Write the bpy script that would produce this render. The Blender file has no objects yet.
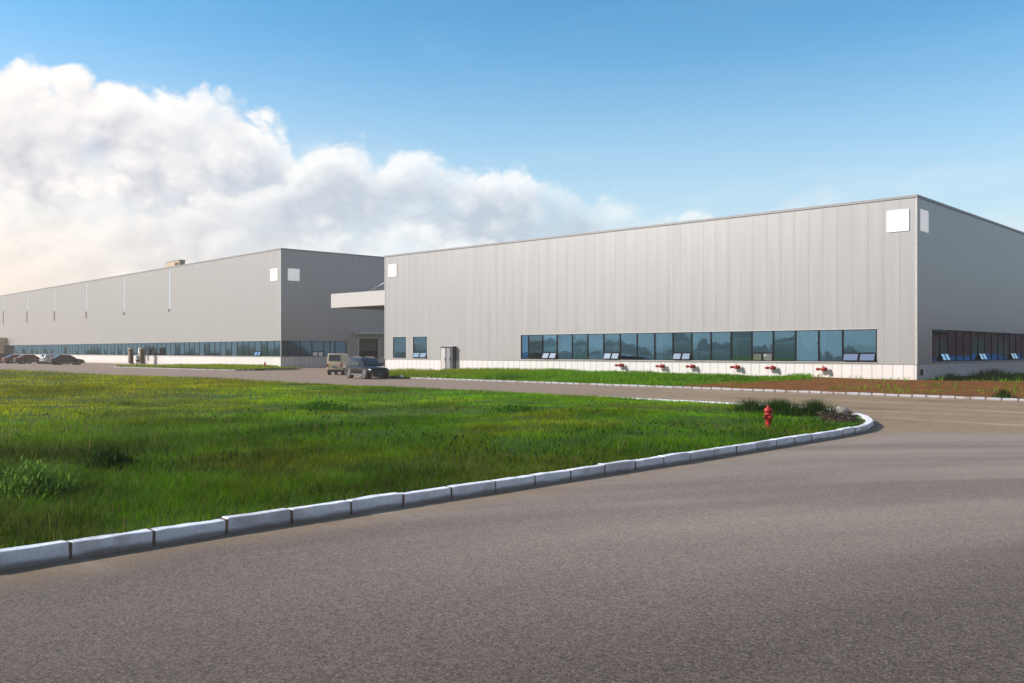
import bpy, bmesh, math, random
import numpy as np
from mathutils import Vector, Matrix
random.seed(7); rng = np.random.default_rng(7)
R = math.radians
scene = bpy.context.scene
COL = scene.collection

# ------------------------------------------------------------------ helpers
def link(o, parent=None):
    COL.objects.link(o)
    if parent: o.parent = parent
    return o
def tag(o, label=None, cat=None, group=None, kind=None):
    if label: o['label'] = label
    if cat: o['category'] = cat
    if group: o['group'] = group
    if kind: o['kind'] = kind
    return o
def empty(name, loc=(0, 0, 0), rz=0.0):
    o = bpy.data.objects.new(name, None); link(o)
    o.location = loc; o.rotation_euler = (0, 0, rz); o.empty_display_size = .3
    return o
def build(name, bm, mats, parent=None, smooth=False, loc=None):
    me = bpy.data.meshes.new(name)
    bmesh.ops.recalc_face_normals(bm, faces=bm.faces[:]) if bm.faces else None
    bm.to_mesh(me); bm.free()
    if not isinstance(mats, (list, tuple)): mats = [mats]
    for m in mats: me.materials.append(m)
    if smooth:
        for p in me.polygons: p.use_smooth = True
    o = bpy.data.objects.new(name, me); link(o, parent)
    if loc: o.location = loc
    return o
def raw(name, bm, mats, parent=None):
    """link without recalculating the normals (open sheets)"""
    me = bpy.data.meshes.new(name); bm.to_mesh(me); bm.free()
    if not isinstance(mats, (list, tuple)): mats = [mats]
    for m in mats: me.materials.append(m)
    o = bpy.data.objects.new(name, me); link(o, parent); return o
def share(src, parent, loc):
    o = src.copy(); link(o, parent); o.location = loc; return o
def box(bm, x0, x1, y0, y1, z0, z1, mi=0, M=None):
    vs = [bm.verts.new(p) for p in ((x0,y0,z0),(x1,y0,z0),(x1,y1,z0),(x0,y1,z0),(x0,y0,z1),(x1,y0,z1),(x1,y1,z1),(x0,y1,z1))]
    if M is not None:
        for v in vs: v.co = M @ v.co
    fs = []
    for q in ((0,3,2,1),(4,5,6,7),(0,1,5,4),(1,2,6,5),(2,3,7,6),(3,0,4,7)):
        f = bm.faces.new([vs[i] for i in q]); f.material_index = mi; fs.append(f)
    return vs, fs
def bbox(bm, x0, x1, y0, y1, z0, z1, b=.02, mi=0, M=None, seg=1):
    t = bmesh.new(); box(t, x0, x1, y0, y1, z0, z1, mi)
    bmesh.ops.bevel(t, geom=t.edges[:], offset=b, segments=seg, affect='EDGES', profile=.5)
    if M is not None: bmesh.ops.transform(t, matrix=M, verts=t.verts[:])
    merge(bm, t, mi)
def merge(bm, t, mi=None):
    mp = {v: bm.verts.new(v.co) for v in t.verts}
    for f in t.faces:
        try:
            g = bm.faces.new([mp[v] for v in f.verts]); g.material_index = f.material_index if mi is None else mi; g.smooth = f.smooth
        except ValueError: pass
    t.free()
def lathe(bm, prof, M=None, n=20, mi=0):
    """prof: list of (radius, height) about local z"""
    rings = []
    for r, z in prof:
        ring = []
        for i in range(n):
            a = 2*math.pi*i/n
            p = Vector((r*math.cos(a), r*math.sin(a), z))
            ring.append(bm.verts.new(M @ p if M is not None else p))
        rings.append(ring)
    for k in range(len(rings)-1):
        for i in range(n):
            f = bm.faces.new((rings[k][i], rings[k][(i+1)%n], rings[k+1][(i+1)%n], rings[k+1][i])); f.material_index = mi; f.smooth = True
    for ring in (rings[0], rings[-1]):
        f = bm.faces.new(ring); f.material_index = mi
def poly(bm, pts, mi=0):
    f = bm.faces.new([bm.verts.new(p) for p in pts]); f.material_index = mi; return f
def tube(bm, pts, r, n=8, mi=0):
    rings = []
    for k, p in enumerate(pts):
        p = Vector(p)
        d = (Vector(pts[min(k+1, len(pts)-1)]) - Vector(pts[max(k-1, 0)])).normalized()
        u = d.orthogonal().normalized(); v = d.cross(u)
        rr = r[k] if isinstance(r, (list, tuple)) else r
        rings.append([bm.verts.new(p + rr*(math.cos(2*math.pi*i/n)*u + math.sin(2*math.pi*i/n)*v)) for i in range(n)])
    for k in range(len(rings)-1):
        # align the rings
        a, b = rings[k], rings[k+1]
        s = min(range(n), key=lambda q: (a[0].co-b[q].co).length)
        for i in range(n):
            f = bm.faces.new((a[i], a[(i+1)%n], b[(i+1+s)%n], b[(i+s)%n])); f.material_index = mi; f.smooth = True
        rings[k+1] = [b[(i+s)%n] for i in range(n)]
    for ring in (rings[0], rings[-1]):
        f = bm.faces.new(ring); f.material_index = mi

# ------------------------------------------------------------------ numpy value noise
_tab = rng.random((256, 256))
def vnoise(x, y, s, seed=0):
    x = np.asarray(x)*s + 31.7*seed; y = np.asarray(y)*s + 17.3*seed
    xi = np.floor(x).astype(int); yi = np.floor(y).astype(int)
    fx = x-xi; fy = y-yi; fx = fx*fx*(3-2*fx); fy = fy*fy*(3-2*fy)
    g = lambda a, b: _tab[a % 256, b % 256]
    return (g(xi,yi)*(1-fx)+g(xi+1,yi)*fx)*(1-fy) + (g(xi,yi+1)*(1-fx)+g(xi+1,yi+1)*fx)*fy
def fbm(x, y, s, seed=0):
    return (vnoise(x,y,s,seed)*.5 + vnoise(x,y,s*2.1,seed+1)*.27 + vnoise(x,y,s*4.3,seed+2)*.15 + vnoise(x,y,s*9,seed+3)*.08)

# ------------------------------------------------------------------ materials
def newmat(name):
    m = bpy.data.materials.new(name); m.use_nodes = True
    nt = m.node_tree; nt.nodes.clear()
    out = nt.nodes.new('ShaderNodeOutputMaterial')
    return m, nt, out
class NT:
    def __init__(s, nt): s.nt = nt
    def n(s, t, **kw):
        nd = s.nt.nodes.new(t)
        for k, v in kw.items(): setattr(nd, k, v)
        return nd
    def l(s, a, b): s.nt.links.new(a, b)
    def val(s, sock, v):
        if hasattr(v, 'is_output') or isinstance(v, bpy.types.NodeSocket): s.l(v, sock)
        else: sock.default_value = v
    def math(s, op, a, b=None, c=None, clamp=False):
        nd = s.n('ShaderNodeMath', operation=op, use_clamp=clamp)
        s.val(nd.inputs[0], a)
        if b is not None: s.val(nd.inputs[1], b)
        if c is not None: s.val(nd.inputs[2], c)
        return nd.outputs[0]
    def mix(s, fac, a, b):
        nd = s.n('ShaderNodeMix', data_type='RGBA')
        s.val(nd.inputs[0], fac); s.val(nd.inputs[6], a); s.val(nd.inputs[7], b)
        return nd.outputs[2]
    def mapr(s, v, a, b, c=0., d=1., smooth=True):
        nd = s.n('ShaderNodeMapRange', interpolation_type='SMOOTHSTEP' if smooth else 'LINEAR')
        s.val(nd.inputs[0], v); s.val(nd.inputs[1], a); s.val(nd.inputs[2], b); s.val(nd.inputs[3], c); s.val(nd.inputs[4], d)
        return nd.outputs[0]
    def noise(s, vec, scale, detail=4., rough=.5, dist=0.):
        nd = s.n('ShaderNodeTexNoise')
        if vec is not None: s.l(vec, nd.inputs['Vector'])
        s.val(nd.inputs['Scale'], scale); s.val(nd.inputs['Detail'], detail); s.val(nd.inputs['Roughness'], rough); s.val(nd.inputs['Distortion'], dist)
        return nd.outputs[0]
    def xyz(s, vec):
        nd = s.n('ShaderNodeSeparateXYZ'); s.l(vec, nd.inputs[0]); return nd.outputs
    def comb(s, x, y, z):
        nd = s.n('ShaderNodeCombineXYZ')
        for i, v in enumerate((x, y, z)): s.val(nd.inputs[i], v)
        return nd.outputs[0]
    def bump(s, h, strength, dist=.01):
        nd = s.n('ShaderNodeBump'); nd.inputs['Strength'].default_value = strength; nd.inputs['Distance'].default_value = dist
        s.l(h, nd.inputs['Height']); return nd.outputs[0]
    def pr(s, out, col, rough=.6, metal=0., bump=None, spec=None, coat=None):
        p = s.n('ShaderNodeBsdfPrincipled')
        s.val(p.inputs['Base Color'], col); s.val(p.inputs['Roughness'], rough); s.val(p.inputs['Metallic'], metal)
        if spec is not None: s.val(p.inputs['Specular IOR Level'], spec)
        if coat is not None: s.val(p.inputs['Coat Weight'], coat); p.inputs['Coat Roughness'].default_value = .05
        if bump is not None: s.l(bump, p.inputs['Normal'])
        if out is not None: s.l(p.outputs[0], out.inputs[0])
        return p
def c4(c): return (c[0], c[1], c[2], 1.)
def simple(name, col, rough=.5, metal=0., var=.12, scale=6., coat=None, bump=0., spec=None):
    m, nt, out = newmat(name); t = NT(nt)
    tc = t.n('ShaderNodeTexCoord').outputs['Object']
    n = t.noise(tc, scale, 5.)
    f = t.mapr(n, .3, .7)
    a = c4([v*(1-var) for v in col]); b = c4([min(1, v*(1+var)) for v in col])
    nb = t.bump(t.noise(tc, scale*8, 3.), bump, .01) if bump else None
    t.pr(out, t.mix(f, a, b), rough, metal, nb, spec, coat)
    return m

MT = {}
MT['trim'] = simple('grey flashing', (.30,.30,.31), .45, .3)
MT['trim_light'] = simple('pale flashing', (.52,.51,.50), .45, .2)
MT['dark_frame'] = simple('dark aluminium', (.006,.008,.011), .6, 0., spec=.1)
MT['white_metal'] = simple('white coated metal', (.72,.71,.70), .45, .0, .05)
MT['sign'] = simple('blank sign face with glow', (.80,.79,.79), .4, 0., .02)
_p = [n for n in MT['sign'].node_tree.nodes if n.type == 'BSDF_PRINCIPLED'][0]; _p.inputs['Emission Color'].default_value = (1,1,1,1); _p.inputs['Emission Strength'].default_value = .28  # glow added so the sign faces look white even on shaded walls
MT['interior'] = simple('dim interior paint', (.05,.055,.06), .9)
MT['curtain'] = simple('pale curtain', (.75,.80,.82), .9, 0., .06)
MT['red'] = simple('red enamel', (.42,.020,.015), .5, 0., .3, 14)
MT['red_dark'] = simple('aged red enamel', (.22,.012,.012), .5, 0., .2, 20)
MT['steel'] = simple('dull steel', (.32,.33,.35), .42, .7, .1)
MT['steel_dark'] = simple('dark steel', (.09,.09,.10), .5, .5)
MT['rubber'] = simple('tyre rubber', (.018,.018,.018), .8)
MT['rim'] = simple('alloy rim', (.45,.45,.46), .35, .8)
MT['black'] = simple('black plastic', (.012,.012,.013), .5)
MT['lamp'] = simple('lamp lens', (.65,.66,.68), .1, .3, .03)
MT['tail'] = simple('tail lens', (.28,.01,.01), .15)
MT['plate'] = simple('number plate', (.05,.09,.25), .4)
MT['carglass'] = simple('tinted car glass', (.012,.014,.016), .04, 0., .02, spec=.9)
MT['brown'] = simple('brown cabinet paint', (.06,.032,.018), .6)
MT['beige'] = simple('beige render', (.55,.44,.31), .8)
MT['concrete'] = simple('pale concrete', (.42,.40,.37), .85, 0., .15, 3, bump=.2)
MT['infill'] = simple('brown louvre', (.11,.075,.05), .6)
MT['soffit'] = simple('bronze soffit', (.09,.07,.05), .6)
MT['slit_pane'] = simple('pale sky reflection pane', (.48,.55,.60), .25, 0., .05)
MT['canopy'] = simple('pale canopy sheet', (.55,.535,.52), .45, 0., .03)
MT['rock'] = simple('field stone', (.33,.31,.28), .9, 0., .3, 5, bump=.6)
MT['skin'] = simple('skin', (.45,.27,.19), .55)
MT['shirt'] = simple('white shirt', (.75,.74,.74), .85)
MT['trousers'] = simple('black trousers', (.018,.018,.022), .85)
MT['shoe'] = simple('black shoes', (.012,.012,.012), .5)
MT['hair'] = simple('black hair', (.012,.010,.009), .6)
MT['bark'] = simple('bark', (.07,.05,.035), .9, bump=.5)
MT['shed'] = simple('red brown sheet', (.15,.022,.018), .6, 0., .35, .8)
MT['blue_band'] = simple('blue band colour', (.03,.12,.30), .7)

def clad(name, base, pw, var, metal, rough, groove=.05, dirt=0., seam=.42):
    m, nt, out = newmat(name); t = NT(nt)
    tc = t.n('ShaderNodeTexCoord').outputs['Object']
    x, y, z = t.xyz(tc)
    u = t.math('DIVIDE', t.math('ADD', t.math('ADD', x, y), 500.), pw)
    fr = t.math('FRACT', u); idx = t.math('FLOOR', u)
    wn = t.n('ShaderNodeTexWhiteNoise', noise_dimensions='1D'); t.l(idx, wn.inputs['W'])
    d = t.math('ABSOLUTE', t.math('SUBTRACT', fr, .5))
    gm = t.mapr(d, .5-groove*.5/pw*1.6, .5-groove*.2/pw)
    k = t.mapr(wn.outputs[0], 0, 1, 1-var, 1+var, False)
    # rain streaks running down the sheets
    st = t.noise(t.comb(t.math('MULTIPLY', t.math('ADD', x, y), 2.2), 0., t.math('MULTIPLY', z, .12)), 1., 4.)
    k2 = t.mapr(st, .25, .75, .975, 1.018)
    sc = t.n('ShaderNodeVectorMath', operation='SCALE'); sc.inputs[0].default_value = base
    t.l(t.math('MULTIPLY', k, k2), sc.inputs['Scale'])
    col = t.mix(t.math('MULTIPLY', gm, seam), sc.outputs[0], c4([v*.28 for v in base]))
    if dirt:
        dn = t.noise(tc, 1.3, 5.)
        dm = t.math('MULTIPLY', t.mapr(t.math('ADD', z, t.math('MULTIPLY', dn, .5)), .2, .75, 1., 0.), dirt)
        col = t.mix(dm, col, (.40, .29, .20, 1))
    # slight oil-canning and the groove
    h = t.math('ADD', t.math('MULTIPLY', gm, -1.), t.math('MULTIPLY', t.noise(tc, .7, 2.), .5))
    t.pr(out, col, t.mapr(st, .2, .8, rough-.02, rough+.02), metal, t.bump(h, .16, .010))
    return m
MT['clad'] = clad('silver wall sheet', (.425,.42,.42), 1.0, .009, .45, .40, seam=.24)
MT['clad_far'] = clad('smooth silver wall sheet', (.42,.415,.415), 1.0, .006, .45, .40, seam=.14)
MT['base'] = clad('white base sheet', (.74,.72,.70), .65, .02, .0, .5, .07, .35)

def glass(name, tint, refl, fac):
    m, nt, out = newmat(name); t = NT(nt)
    tr = t.n('ShaderNodeBsdfTransparent'); tr.inputs[0].default_value = c4(tint)
    gl = t.n('ShaderNodeBsdfGlossy'); gl.inputs[0].default_value = c4(refl); gl.inputs['Roughness'].default_value = .015
    tc = t.n('ShaderNodeTexCoord').outputs['Object']
    nb = t.bump(t.noise(tc, .8, 1.), .10, .02)
    oi = t.n('ShaderNodeObjectInfo').outputs['Random']            # every pane sits a little differently in its frame
    wn = t.n('ShaderNodeTexWhiteNoise', noise_dimensions='1D'); t.l(oi, wn.inputs['W'])
    sb = t.n('ShaderNodeVectorMath', operation='SUBTRACT'); t.l(wn.outputs['Color'], sb.inputs[0]); sb.inputs[1].default_value = (.5,.5,.5)
    sc = t.n('ShaderNodeVectorMath', operation='SCALE'); t.l(sb.outputs[0], sc.inputs[0]); sc.inputs['Scale'].default_value = .022
    ad = t.n('ShaderNodeVectorMath', operation='ADD'); t.l(nb, ad.inputs[0]); t.l(sc.outputs[0], ad.inputs[1])
    nm = t.n('ShaderNodeVectorMath', operation='NORMALIZE'); t.l(ad.outputs[0], nm.inputs[0]); t.l(nm.outputs[0], gl.inputs['Normal'])
    lw = t.n('ShaderNodeLayerWeight'); lw.inputs[0].default_value = .35
    f = t.mapr(lw.outputs['Fresnel'], 0., 1., fac, 1., False)
    ms = t.n('ShaderNodeMixShader'); t.l(f, ms.inputs[0]); t.l(tr.outputs[0], ms.inputs[1]); t.l(gl.outputs[0], ms.inputs[2])
    t.l(ms.outputs[0], out.inputs[0]); return m
MT['glass'] = glass('teal coated glass', (.78,.92,.96), (.29,.57,.84), .27)
MT['glass_pale'] = glass('pale sash glass', (.45,.55,.6), (.85,.92,1.), .65)

def paint(name, col, metal=.3):
    return simple(name, col, .16, metal, .03, 1., spec=.4)

# asphalt and dust: one material for both roads, so that the dust drifts across the junction
def road_mat():
    m, nt, out = newmat('road surface'); t = NT(nt)
    tc = t.n('ShaderNodeTexCoord').outputs['Object']
    x, y, z = t.xyz(tc)
    grain = t.noise(tc, 60., 3., .75)
    def chips_(sc):
        vor = t.n('ShaderNodeTexVoronoi'); vor.inputs['Scale'].default_value = sc; t.l(tc, vor.inputs['Vector'])
        sp = t.n('ShaderNodeSeparateColor'); t.l(vor.outputs['Color'], sp.inputs[0]); return sp.outputs
    v1 = chips_(80.); v2 = chips_(38.)
    g = t.math('ADD', t.math('MULTIPLY', grain, .35), t.math('ADD', t.math('MULTIPLY', v1[0], .45), t.math('MULTIPLY', v2[0], .20)))
    big = t.noise(tc, .35, 5., .55); fine = t.noise(tc, 3.5, 6., .6)
    # vehicles swing round the bend towards the side road, so the worn tracks are arcs
    ddx = t.math('SUBTRACT', x, 40.); ddy = t.math('ADD', y, 60.)
    rr = t.math('SQRT', t.math('ADD', t.math('MULTIPLY', ddx, ddx), t.math('MULTIPLY', ddy, ddy)))
    aa = t.math('ARCTAN2', ddy, ddx)
    tr = t.noise(t.comb(t.math('MULTIPLY', rr, .42), t.math('MULTIPLY', aa, 1.6), 0.), 1., 5., .55, .2)
    paler = t.math('MULTIPLY', t.mapr(rr, 21., 30., .0, 1.), t.mapr(tr, .34, .62, .55, 1.))
    paler = t.math('MULTIPLY', paler, t.mapr(y, -57., -47., .25, 1.))  # asphalt gets darker towards the near foreground
    asp = t.mix(t.mapr(g, .12, .90), (.032,.023,.017,1), (.135,.101,.078,1))
    aspw = t.mix(t.mapr(g, .12, .90), (.180,.145,.117,1), (.470,.380,.310,1))
    asp = t.mix(paler, asp, aspw)
    asp = t.mix(t.math('MULTIPLY', t.mapr(v1[1], .93, .95), .4), asp, (.32,.28,.25,1))
    asp = t.mix(t.math('MULTIPLY', t.mapr(v2[1], .98, .985), .3), asp, (.28,.25,.22,1))
    asp = t.mix(t.math('MULTIPLY', t.mapr(tr, .60, .72), .15), asp, (.05,.043,.040,1))
    spot = t.noise(tc, 1.1, 3., .5)
    asp = t.mix(t.math('MULTIPLY', t.mapr(spot, .72, .80), .12), asp, (.035,.030,.028,1))
    # dust and mud washed over the junction
    dust = t.mix(t.mapr(fine, .3, .7), (.27,.185,.105,1), (.37,.265,.160,1))
    dust = t.mix(t.math('MULTIPLY', t.mapr(g, .3, .75), .3), dust, (.14,.10,.066,1))
    pale = t.noise(t.comb(t.math('MULTIPLY', x, .11), t.math('MULTIPLY', y, .75), 3.), 1., 5., .6)
    dust = t.mix(t.math('MULTIPLY', t.mapr(pale, .55, .68), .7), dust, (.46,.38,.27,1))
    mud = t.noise(t.comb(t.math('MULTIPLY', x, .22), t.math('MULTIPLY', y, .6), 9.), 1., 5., .6)
    dust = t.mix(t.math('MULTIPLY', t.mapr(mud, .56, .68), .55), dust, (.12,.072,.038,1))
    wob = t.math('ADD', t.math('MULTIPLY', t.math('SUBTRACT', big, .5), 4.), t.math('MULTIPLY', t.math('SUBTRACT', fine, .5), 1.4))
    edge = t.math('ADD', t.math('SUBTRACT', y, t.math('MULTIPLY', t.mapr(x, 11., 15., 0., 1., False), 3.5)), wob)
    f1 = t.mapr(edge, -37.0, -34.2)
    f2 = t.math('MULTIPLY', t.mapr(t.math('ADD', x, t.math('MULTIPLY', wob, .5)), 10.9, 11.9, 1., 0.), .6)
    f = t.math('MAXIMUM', f1, f2)
    far = t.mapr(x, -14., 4., 1., 0.)                                # further along, the service road is plain brown-grey
    dust = t.mix(t.math('MULTIPLY', far, .75), dust, t.mix(t.mapr(fine, .3, .7), (.25,.185,.145,1), (.33,.25,.20,1)))
    col = t.mix(f, asp, dust)
    h = t.math('ADD', t.math('MULTIPLY', g, 1.), t.math('MULTIPLY', fine, .3))
    t.pr(out, col, t.mapr(g, .2, .8, .72, .92), 0., t.bump(h, .6, .012), .3)
    return m
MT['road'] = road_mat()

def kerb_mat(nm, k, dirt):
    m, nt, out = newmat(nm); t = NT(nt)
    tc = t.n('ShaderNodeTexCoord').outputs['Object']
    n1 = t.noise(tc, 2.2, 6., .6); n2 = t.noise(tc, 40., 3.)
    x, y, z = t.xyz(tc)
    col = t.mix(t.mapr(n1, .3, .7), (.52*k,.54*k,.59*k,1), (.70*k,.715*k,.76*k,1))
    col = t.mix(t.math('MULTIPLY', t.mapr(n2, .45, .7), .3), col, (.46,.46,.48,1))
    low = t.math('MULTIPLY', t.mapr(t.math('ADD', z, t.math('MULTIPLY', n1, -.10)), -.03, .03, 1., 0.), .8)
    col = t.mix(t.math('MULTIPLY', t.mapr(t.noise(tc, .9, 6., .65), .48, .62), dirt), col, (.24,.18,.13,1))
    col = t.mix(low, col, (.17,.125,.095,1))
    t.pr(out, col, .85, 0., t.bump(t.math('ADD', n1, n2), .4, .008)); return m
MT['kerb'] = kerb_mat('kerb stone', 1.38, .36); MT['kerb_old'] = kerb_mat('weathered kerb stone', .72, .75)
MT['mortar'] = simple('stained mortar', (.17,.12,.085), .95, 0., .35, 9, bump=.5)

def soil_mat(name, a, b, cgreen=None, gscale=.5):
    m, nt, out = newmat(name); t = NT(nt)
    tc = t.n('ShaderNodeTexCoord').outputs['Object']
    n1 = t.noise(tc, 1.4, 7., .62); n2 = t.noise(tc, 14., 4.)
    col = t.mix(t.mapr(n1, .3, .7), c4(a), c4(b))
    col = t.mix(t.math('MULTIPLY', t.mapr(n2, .45, .7), .35), col, c4([v*.45 for v in a]))
    if cgreen:
        n3 = t.noise(tc, gscale, 6., .6)
        col = t.mix(t.mapr(n3, .40, .62), col, c4(cgreen))
    t.pr(out, col, .95, 0., t.bump(t.math('ADD', n1, t.math('MULTIPLY', n2, .4)), .7, .06), .2); return m
MT['soil'] = soil_mat('orange soil', (.17,.062,.020), (.30,.125,.05))
MT['turf'] = soil_mat('turf floor', (.040,.050,.006), (.060,.090,.006), (.030,.085,.004), .9)
MT['field'] = soil_mat('open field', (.06,.075,.02), (.12,.11,.04), (.045,.075,.018), .02)
MT['hill'] = soil_mat('wooded hill', (.03,.05,.02), (.05,.07,.03), (.025,.05,.02), .01)

def leaf_mat(name):
    m, nt, out = newmat(name); t = NT(nt)
    at = t.n('ShaderNodeAttribute', attribute_name='Col')
    p = t.pr(None, at.outputs['Color'], .6, 0., None, .10)
    tl = t.n('ShaderNodeBsdfTranslucent'); t.l(at.outputs['Color'], tl.inputs[0])
    ms = t.n('ShaderNodeMixShader'); ms.inputs[0].default_value = .45
    t.l(p.outputs[0], ms.inputs[1]); t.l(tl.outputs[0], ms.inputs[2]); t.l(ms.outputs[0], out.inputs[0]); return m
MT['leaf'] = leaf_mat('grass blades')

# ------------------------------------------------------------------ ground sheets
def sheet(name, x0, x1, y0, y1, z, mat, nx=1, ny=1, zf=None, kind='structure'):
    bm = bmesh.new(); g = []
    for j in range(ny+1):
        row = []
        for i in range(nx+1):
            x = x0+(x1-x0)*i/nx; y = y0+(y1-y0)*j/ny
            row.append(bm.verts.new((x, y, z + (zf(x, y) if zf else 0))))
        g.append(row)
    for j in range(ny):
        for i in range(nx):
            f = bm.faces.new((g[j][i], g[j][i+1], g[j+1][i+1], g[j+1][i])); f.smooth = True
    o = raw(name, bm, mat); tag(o, kind=kind); return o

def fan(name, pts, z, mat, zf=None):
    bm = bmesh.new()
    f = bm.faces.new([bm.verts.new((x, y, z)) for x, y in pts])
    bmesh.ops.triangulate(bm, faces=bm.faces[:])
    if zf:
        for v in bm.verts: v.co.z += zf(v.co.x, v.co.y)
    for f in bm.faces:
        if f.normal.z < 0: f.normal_flip()
    bm.normal_update()
    for f in bm.faces:
        if f.normal.z < 0: f.normal_flip()
    o = raw(name, bm, mat); tag(o, kind='structure'); return o

sheet('ground', -2400, 2400, -2400, 2400, -.02, MT['field'], 8, 8)
sheet('main_road', 4, 34, -260, -30, 0., MT['road'])
sheet('service_road', -330, 34, -30, 12, 0., MT['road'])
sheet('side_road', 34, 300, -45, -19, -.004, MT['road'])

KERB_ISLAND = [(10.75,-200),(10.75,-52),(10.98,-43),(11.0,-37),(10.9,-35.2),(10.5,-33.7),(9.8,-32.2),(8.7,-30.5),(7.0,-29.2),(3,-28.6),(-8,-27.8),(-30,-26.8),(-230,-26.6)]
KERB_FAR = [(-29.5,-15.6),(-26,-15.7),(-12,-16.4),(4,-17.4),(10,-18.0),(70,-19.2)]
KERB_LEFT = [(-90.5,-9.6),(-90,-11.2),(-66,-10.9),(-62.6,-10.4),(-61.6,-8.6),(-61.4,-3)]

def resample(P, step):
    out = [Vector(P[0])]; acc = 0.; L = []
    # straight pieces divided into whole numbers of stones
    pts = [Vector(p) for p in P]
    dist = [0]
    for a, b in zip(pts, pts[1:]): dist.append(dist[-1]+(b-a).length)
    n = int(dist[-1]/step)
    res = []
    for k in range(n+1):
        d = k*step; i = 0
        while i < len(dist)-2 and dist[i+1] < d: i += 1
        f = (d-dist[i])/(dist[i+1]-dist[i]); res.append(pts[i].lerp(pts[i+1], f))
    return res
def kerb(name, P, inward, step, w, h, joint=.05, cull=None, stone='kerb', gaps=0.):
    """stones along the polyline P (outer foot); inward=+1: body lies left of the direction of travel"""
    bm = bmesh.new(); Q = resample(P, step)
    for a, b in zip(Q, Q[1:]):
        if cull and cull(a): continue
        if gaps and random.random() < gaps: continue
        d = (b-a); L = d.length; d.normalize(); nrm = Vector((-d.y, d.x))*inward
        ang = math.atan2(d.y, d.x)
        j = joint*(.7+.6*random.random())
        M = Matrix.Translation((a.x, a.y, 0)) @ Matrix.Rotation(ang+random.uniform(-.006,.006), 4, 'Z')
        y0, y1 = (0, w) if inward > 0 else (-w, 0)
        dh = random.uniform(-.008, .008); dy = random.uniform(-.008, .008)
        tb = bmesh.new(); bbox(tb, j/2, L-j/2, y0+dy, y1+dy, -.1, h+dh, .014, 0, None, 2)
        for k in range(1, 6): bmesh.ops.bisect_plane(tb, geom=tb.verts[:]+tb.edges[:]+tb.faces[:], plane_co=(L*k/6, 0, 0), plane_no=(1, 0, 0))
        bmesh.ops.transform(tb, matrix=M, verts=tb.verts[:]); merge(bm, tb, 0)
        yy0, yy1 = (.006, w-.008) if inward > 0 else (-w+.008, -.006)
        box(bm, L-j/2-.001, L+j/2+.001, yy0, yy1, -.1, h-.008, 1, M)
    for v in bm.verts:
        q = 7.; v.co += Vector((float(vnoise(v.co.x*q+v.co.z*9, v.co.y*q, 1., 3))-.5, float(vnoise(v.co.x*q, v.co.y*q+v.co.z*9, 1., 4))-.5, (float(vnoise(v.co.x*q, v.co.y*q, 1., 5))-.5)*.8))*.016
    o = build(name, bm, [MT[stone], MT['mortar']]); tag(o, kind='structure'); return o
kerb('island_kerb', KERB_ISLAND, 1, .82, .15, .165, .030, lambda a: a.y < -75 or (a.x < -2 and a.y > -30))
kerb('verge_kerb', KERB_FAR, 1, .6, .14, .13, .06, None, 'kerb_old', .025)
kerb('car_park_kerb', KERB_LEFT, 1, 1.0, .14, .12, .05, None, 'kerb_old', .04)

def inset(P, d):
    pts = [Vector(p) for p in P]; out = []
    for i, p in enumerate(pts):
        a = pts[max(i-1,0)]; b = pts[min(i+1,len(pts)-1)]
        t = (b-a).normalized(); n = Vector((-t.y, t.x)); out.append(tuple(p+n*d))
    return out
ISL = inset(KERB_ISLAND, .13)
ISL_POLY = ISL + [(-230,-200)]
def in_poly(x, y, P):
    r = np.zeros(len(x), bool); n = len(P)
    for i in range(n):
        x0, y0 = P[i]; x1, y1 = P[(i+1) % n]
        if y0 == y1: continue
        c = ((y0 > y) != (y1 > y)) & (x < (x1-x0)*(y-y0)/(y1-y0)+x0)
        r ^= c
    return r
def dist_poly(x, y, P):
    d = np.full(len(x), 1e9)
    for (x0,y0),(x1,y1) in zip(P, P[1:]):
        dx, dy = x1-x0, y1-y0; L2 = dx*dx+dy*dy
        t = np.clip(((x-x0)*dx+(y-y0)*dy)/L2, 0, 1)
        d = np.minimum(d, np.hypot(x-x0-t*dx, y-y0-t*dy))
    return d
def lawn_z(x, y):
    x = np.atleast_1d(np.asarray(x, float)); y = np.atleast_1d(np.asarray(y, float))
    d = np.clip(dist_poly(x, y, ISL)/3., 0, 1)
    return .125 + d*((fbm(x, y, .16, 3)-.45)*.38 + (vnoise(x, y, .9, 5)-.5)*.08)
def lawn():
    # grid of the lawn, clipped by the kerb line
    bm = bmesh.new()
    xs = np.concatenate([np.arange(-230, -60, 6.), np.arange(-60, -20, 2.), np.arange(-20, 12.01, .8)])
    ys = np.concatenate([np.arange(-200, -70, 6.), np.arange(-70, -26.01, .8)])
    X, Y = np.meshgrid(xs, ys); fx, fy = X.ravel(), Y.ravel()
    ins = in_poly(fx, fy, ISL_POLY)
    V = {}
    Z = lawn_z(fx, fy); nx = len(xs)
    def v(k):
        if k not in V: V[k] = bm.verts.new((fx[k], fy[k], Z[k]))
        return V[k]
    for j in range(len(ys)-1):
        for i in range(nx-1):
            ks = (j*nx+i, j*nx+i+1, (j+1)*nx+i+1, (j+1)*nx+i)
            if all(ins[k] for k in ks):
                f = bm.faces.new([v(k) for k in ks]); f.smooth = True
    o = raw('lawn', bm, MT['turf']); tag(o, kind='structure')
    fan('lawn_border', ISL_POLY, .085, MT['turf'])
lawn()
FAR_IN = [(-38,-12.5),(-36.6,-13.9),(-34.5,-14.6),(-32.5,-14.9),(-31,-15.5)] + inset(KERB_FAR, .12)
def strip_z(x, y): 
    return .10 + .22*float(vnoise(x, y, .18, 9))*max(0., min(1., (y+15)/5.))
VERGE = FAR_IN + [(70,60),(.03,60),(.03,.03),(-38.5,.03)]
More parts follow.
